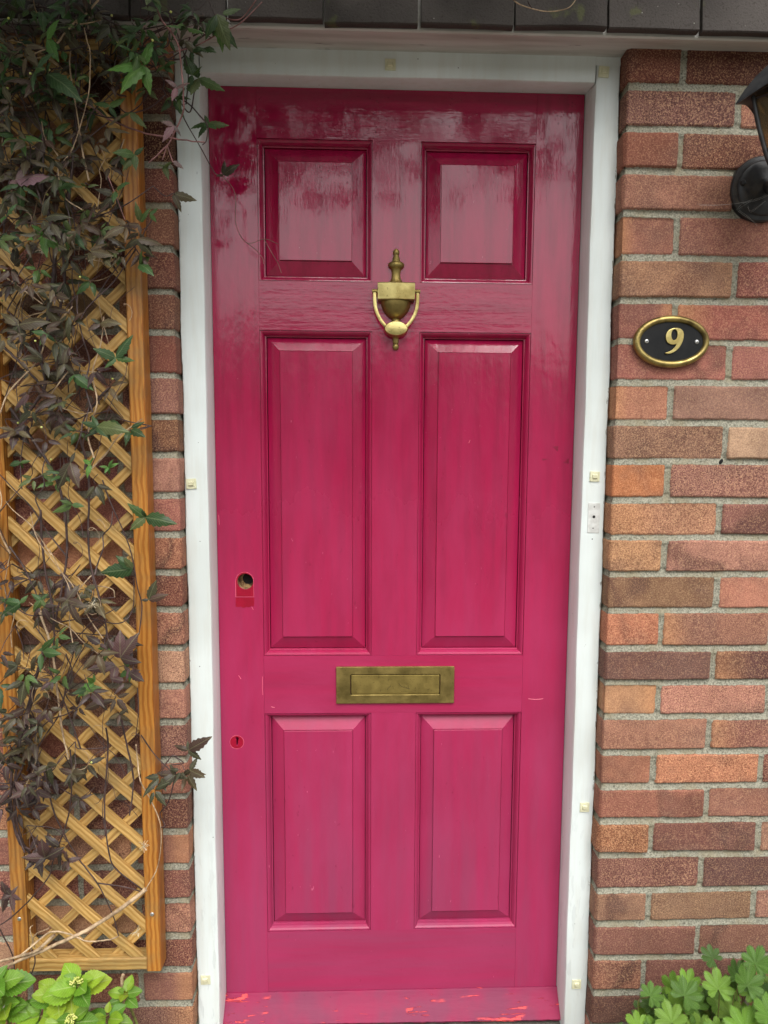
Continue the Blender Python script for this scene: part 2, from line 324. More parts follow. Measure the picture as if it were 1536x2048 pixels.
STEMS=[(1.1, 1, [(-0.5221, -0.1242, 2.062), (-0.5166, -0.1263, 2.0388), (-0.5147, -0.1217, 2.0274), (-0.5148, -0.1255, 1.9892), (-0.5178, -0.1269, 1.9591), (-0.5329, -0.1216, 1.9173), (-0.5533, -0.1133, 1.8759), (-0.5673, -0.1152, 1.8574)]), (1.7, 2, [(-0.4065, -0.1258, 2.137), (-0.4018, -0.1344, 2.102), (-0.3959, -0.1294, 2.0761), (-0.3708, -0.1336, 2.0418), (-0.364, -0.1352, 2.0074), (-0.361, -0.1363, 1.9537), (-0.3628, -0.1346, 1.9303), (-0.382, -0.1232, 1.9001), (-0.3928, -0.1247, 1.8818), (-0.424, -0.1251, 1.8541)]), (1.3, 2, [(-0.3927, -0.1252, 1.8817), (-0.3811, -0.1349, 1.8514)]), (1.0, 2, [(-0.3907, -0.133, 1.8787), (-0.4, -0.128, 1.8575)]), (1.6, 2, [(-0.5393, -0.0863, 1.9647), (-0.499, -0.0843, 1.9374), (-0.4475, -0.0839, 1.9192), (-0.4072, -0.0966, 1.9069), (-0.3672, -0.0883, 1.9045), (-0.3386, -0.0873, 1.903)]), (1.3, 0, [(-0.4128, -0.0499, 2.0024), (-0.3732, -0.0552, 1.9795), (-0.3531, -0.0504, 1.9604), (-0.3392, -0.0566, 1.9416), (-0.3442, -0.043, 1.9235), (-0.3512, -0.0442, 1.9145)]), (1.1, 0, [(-0.405, -0.02, 2.0017), (-0.3822, -0.02, 1.9573), (-0.3608, -0.02, 1.9211), (-0.3445, -0.02, 1.8913), (-0.3341, -0.02, 1.8743)]), (0.9, 2, [(-0.3477, 0.05, 1.8985), (-0.3328, 0.05, 1.8925), (-0.3116, 0.05, 1.8637), (-0.3107, 0.05, 1.807), (-0.2904, 0.05, 1.7732), (-0.2569, 0.05, 1.7811), (-0.2312, 0.05, 1.7722)]), (0.8, 2, [(-0.2935, 0.07, 1.7784), (-0.2763, 0.07, 1.7655), (-0.2639, 0.07, 1.7507), (-0.2621, 0.07, 1.7394)]), (0.8, 2, [(-0.2596, 0.07, 1.7846), (-0.2444, 0.07, 1.7585), (-0.2349, 0.07, 1.7426), (-0.2274, 0.07, 1.7229)]), (1.8, 1, [(-0.4996, -0.1192, 2.1079), (-0.5242, -0.1232, 2.0785), (-0.5401, -0.1135, 2.0764), (-0.5593, -0.1188, 2.0516), (-0.5722, -0.1139, 2.0415), (-0.615, -0.1144, 2.0216)]), (1.2, 1, [(-0.5378, -0.1199, 2.073), (-0.5253, -0.1214, 2.0695), (-0.4962, -0.1184, 2.0779)]), (1.2, 0, [(-0.5288, -0.1011, 1.7697), (-0.4711, -0.1054, 1.7915), (-0.4237, -0.1031, 1.824)]), (1.0, 0, [(-0.4314, -0.075, 1.8333), (-0.4081, -0.0873, 1.8131), (-0.3934, -0.0873, 1.8183), (-0.3941, -0.078, 1.818)]), (1.4, 0, [(-0.5129, -0.1035, 2.0971), (-0.4716, -0.0994, 2.0793), (-0.4271, -0.1005, 2.069), (-0.3883, -0.1025, 2.0829), (-0.3613, -0.092, 2.1072)]), (1.3, 2, [(-0.4689, -0.1149, 2.0109), (-0.4288, -0.1114, 2.0174), (-0.3864, -0.1148, 2.0323), (-0.3491, -0.1079, 2.0452), (-0.3039, -0.1136, 2.0652), (-0.2709, -0.1123, 2.0815), (-0.235, -0.106, 2.1191)]), (1.2, 2, [(-0.3116, -0.1129, 2.0933), (-0.2796, -0.1091, 2.0884), (-0.2638, -0.1035, 2.0995), (-0.2401, -0.1164, 2.1209)]), (1.0, 1, [(0.1851, -0.092, 2.1505), (0.191, -0.0893, 2.1403), (0.2152, -0.0808, 2.1361), (0.2486, -0.0832, 2.1292), (0.2806, -0.0892, 2.1315), (0.2952, -0.0877, 2.1463), (0.2985, -0.0902, 2.1569)]), (1.1, 0, [(0.2171, -0.0857, 2.1549), (0.2127, -0.0923, 2.1392), (0.2219, -0.0818, 2.1348)]), (1.3, 0, [(-0.4019, -0.0937, 1.9749), (-0.4278, -0.0927, 1.9547), (-0.4647, -0.0962, 1.9436), (-0.4862, -0.0926, 1.9615), (-0.4933, -0.1077, 1.9666)]), (1.4, 0, [(-0.6222, -0.1034, 1.9736), (-0.5857, -0.0925, 1.9713), (-0.5275, -0.0956, 1.9434), (-0.4842, -0.1014, 1.9338), (-0.4487, -0.0929, 1.9542), (-0.4255, -0.0981, 1.9804)]), (2.6, 0, [(-0.7061, -0.0749, 1.5627), (-0.6734, -0.0833, 1.5335), (-0.6423, -0.0849, 1.4999), (-0.6252, -0.0809, 1.4734)]), (1.3, 0, [(-0.4565, -0.1058, 1.7177), (-0.4612, -0.1019, 1.7137), (-0.4964, -0.0926, 1.6703), (-0.5195, -0.1027, 1.6427), (-0.5397, -0.1078, 1.6205), (-0.5534, -0.1073, 1.5995), (-0.5719, -0.1053, 1.5828), (-0.6024, -0.0955, 1.5584), (-0.6136, -0.1022, 1.5319)]), (1.2, 0, [(-0.4454, -0.0984, 1.7381), (-0.4646, -0.1014, 1.7187), (-0.511, -0.0873, 1.6713), (-0.5306, -0.0962, 1.6354)]), (4.2, 0, [(-0.641, -0.0697, 1.8907), (-0.6148, -0.0721, 1.7911), (-0.6056, -0.0721, 1.7072), (-0.6238, -0.0703, 1.6049), (-0.6427, -0.0622, 1.5538), (-0.6331, -0.0706, 1.4917), (-0.6607, -0.0723, 1.4473)]), (3.2, 0, [(-0.5509, -0.0701, 2.0144), (-0.5615, -0.074, 1.9233), (-0.5786, -0.062, 1.8283), (-0.5897, -0.076, 1.7401), (-0.5907, -0.0695, 1.674), (-0.6083, -0.0656, 1.6058)]), (2.8, 0, [(-0.6945, -0.0765, 1.4513), (-0.6635, -0.0672, 1.3987), (-0.6263, -0.0754, 1.3435), (-0.6077, -0.0791, 1.2871), (-0.6043, -0.0764, 1.2013), (-0.6163, -0.0824, 1.1166), (-0.6371, -0.0763, 1.0472)]), (2.2, 0, [(-0.5721, -0.079, 1.3991), (-0.5648, -0.0688, 1.3437), (-0.564, -0.0697, 1.2866), (-0.5659, -0.075, 1.1874), (-0.5466, -0.0825, 1.1045), (-0.5387, -0.0789, 1.057), (-0.5339, -0.0791, 1.0099)]), (1.8, 0, [(-0.5133, -0.0897, 1.4868), (-0.536, -0.0893, 1.4649), (-0.5629, -0.0791, 1.4328), (-0.5677, -0.0907, 1.399), (-0.5768, -0.0922, 1.3769)]), (1.4, 1, [(-0.6961, -0.0832, 1.6805), (-0.6605, -0.089, 1.6562), (-0.6188, -0.0822, 1.6243)]), (2.2, 0, [(-0.6464, -0.0816, 1.2691), (-0.6486, -0.0736, 1.1779), (-0.634, -0.0775, 1.0859), (-0.6357, -0.0753, 1.0272), (-0.6362, -0.0761, 0.9668)]), (1.8, 0, [(-0.7053, -0.0801, 1.2017), (-0.6792, -0.0865, 1.1661), (-0.6601, -0.0846, 1.1171), (-0.6608, -0.074, 1.0852)]), (2.3, 1, [(-0.6588, -0.0786, 1.0862), (-0.6396, -0.0782, 1.0129), (-0.6277, -0.0876, 0.9276), (-0.6246, -0.0825, 0.8568), (-0.6168, -0.0802, 0.8005)]), (1.5, 0, [(-0.5357, -0.0777, 1.3234), (-0.5255, -0.075, 1.2871), (-0.491, -0.0796, 1.2019), (-0.4796, -0.0775, 1.1267), (-0.4727, -0.077, 1.0921), (-0.4778, -0.0837, 1.0402)]), (1.3, 0, [(-0.6376, -0.0782, 1.0599), (-0.5722, -0.0777, 1.069), (-0.5115, -0.0918, 1.0628), (-0.49, -0.0775, 1.0856), (-0.4852, -0.0776, 1.1499)]), (1.1, 0, [(-0.4841, -0.0823, 0.9393), (-0.4805, -0.0923, 0.8997), (-0.4909, -0.0786, 0.8465)]), (1.9, 0, [(-0.5433, -0.086, 0.8633), (-0.5459, -0.0725, 0.8152), (-0.5544, -0.0773, 0.716), (-0.5476, -0.087, 0.6304), (-0.5357, -0.0853, 0.5861), (-0.4868, -0.0778, 0.5362)]), (2.0, 0, [(-0.5208, -0.0739, 0.8837), (-0.5092, -0.0711, 0.8143), (-0.5019, -0.0682, 0.7517), (-0.5079, -0.0795, 0.6887)]), (1.3, 1, [(-0.4854, -0.0979, 0.8349), (-0.4882, -0.0832, 0.8006), (-0.4794, -0.0978, 0.7651), (-0.4645, -0.084, 0.7182), (-0.4447, -0.0961, 0.6718), (-0.4557, -0.085, 0.5908), (-0.4816, -0.0855, 0.5409)]), (4.0, 1, [(-0.4801, -0.084, 0.542), (-0.5249, -0.0892, 0.5084), (-0.5819, -0.0839, 0.4682), (-0.6132, -0.0948, 0.4568), (-0.6702, -0.0873, 0.427), (-0.7146, -0.0927, 0.4102), (-0.7914, -0.0837, 0.3722)]), (3.2, 1, [(-0.6533, -0.0906, 0.4577), (-0.6844, -0.0955, 0.43), (-0.7181, -0.0946, 0.4178), (-0.7801, -0.1026, 0.4065)]), (1.8, 1, [(-0.7118, -0.1075, 0.427), (-0.6676, -0.0985, 0.4624), (-0.646, -0.1002, 0.4703), (-0.6227, -0.0942, 0.4606), (-0.5888, -0.0983, 0.4486), (-0.5484, -0.1058, 0.4551), (-0.5289, -0.1022, 0.4603)]), (1.0, 1, [(-0.6964, -0.0957, 0.4305), (-0.6857, -0.0996, 0.4635), (-0.6582, -0.1078, 0.4808), (-0.6592, -0.0946, 0.4778)]), (1.0, 1, [(-0.6891, -0.0948, 0.4347), (-0.6912, -0.1066, 0.4785), (-0.6886, -0.0993, 0.4836)]), (1.6, 0, [(-0.6629, -0.0819, 0.7842), (-0.6492, -0.0754, 0.6943), (-0.6112, -0.083, 0.6171), (-0.5719, -0.0843, 0.5568), (-0.5464, -0.0802, 0.4907), (-0.5393, -0.0725, 0.44)]), (1.7, 0, [(-0.6087, -0.0915, 0.8236), (-0.6073, -0.0912, 0.7722), (-0.6202, -0.0831, 0.6919), (-0.6515, -0.0788, 0.6092), (-0.665, -0.0848, 0.5657), (-0.7265, -0.0861, 0.4977), (-0.7796, -0.0793, 0.4594)]), (3.0, 0, [(-0.6766, -0.0706, 0.9318), (-0.6929, -0.0819, 0.8687), (-0.7176, -0.0689, 0.7848), (-0.7208, -0.0799, 0.728), (-0.7135, -0.0782, 0.6468), (-0.691, -0.0696, 0.5914)]), (3.0, 0, [(-0.6498, -0.0812, 1.0203), (-0.6846, -0.0752, 0.9142), (-0.7018, -0.0853, 0.8412), (-0.7234, -0.074, 0.7871), (-0.724, -0.0852, 0.7247), (-0.7148, -0.0856, 0.6459), (-0.6961, -0.0801, 0.6226)]), (2.4, 0, [(-0.688, -0.0876, 0.8227), (-0.7032, -0.0843, 0.7827), (-0.731, -0.0785, 0.7215), (-0.7227, -0.0816, 0.6736), (-0.6996, -0.0929, 0.6249)]), (1.3, 0, [(-0.4139, -0.103, 0.7882), (-0.4152, -0.0993, 0.7739), (-0.4282, -0.1002, 0.7257), (-0.4457, -0.0966, 0.6996), (-0.436, -0.1003, 0.6797), (-0.4416, -0.1068, 0.6783)]), (1.3, 0, [(-0.4831, -0.0741, 0.8446), (-0.461, -0.0644, 0.8012), (-0.4269, -0.0723, 0.7697)]), (1.4, 0, [(-0.7521, -0.0957, 0.4732), (-0.731, -0.0922, 0.4061), (-0.7372, -0.098, 0.3406), (-0.7441, -0.0972, 0.2674)]), (1.4, 0, [(-0.6997, -0.0882, 0.4303), (-0.6914, -0.093, 0.4028), (-0.7173, -0.0834, 0.3444), (-0.7287, -0.0905, 0.3346)]), (1.3, 0, [(-0.5741, -0.0784, 0.5533), (-0.5182, -0.0881, 0.5502), (-0.4837, -0.0791, 0.5319)]), (1.2, 0, [(-0.7001, -0.0854, 1.0589), (-0.6872, -0.0882, 1.0223), (-0.6846, -0.0909, 0.995)]), (1.4, 0, [(-0.6787, -0.0957, 0.8452), (-0.6452, -0.0857, 0.8793), (-0.6054, -0.0922, 0.8958), (-0.5511, -0.0874, 0.9366)]), (1.0, 2, [(-0.4985, -0.1059, 1.8395), (-0.483, -0.1067, 1.799), (-0.4718, -0.1057, 1.7669)]), (1.6, 0, [(-0.6773, -0.0851, 2.0283), (-0.6227, -0.0952, 2.0403), (-0.5776, -0.0836, 2.0511), (-0.5237, -0.092, 2.0757)]), (1.6, 0, [(-0.6014, -0.0788, 2.12), (-0.5997, -0.0824, 2.0314), (-0.6103, -0.0781, 1.9288), (-0.6166, -0.0865, 1.8031)])]
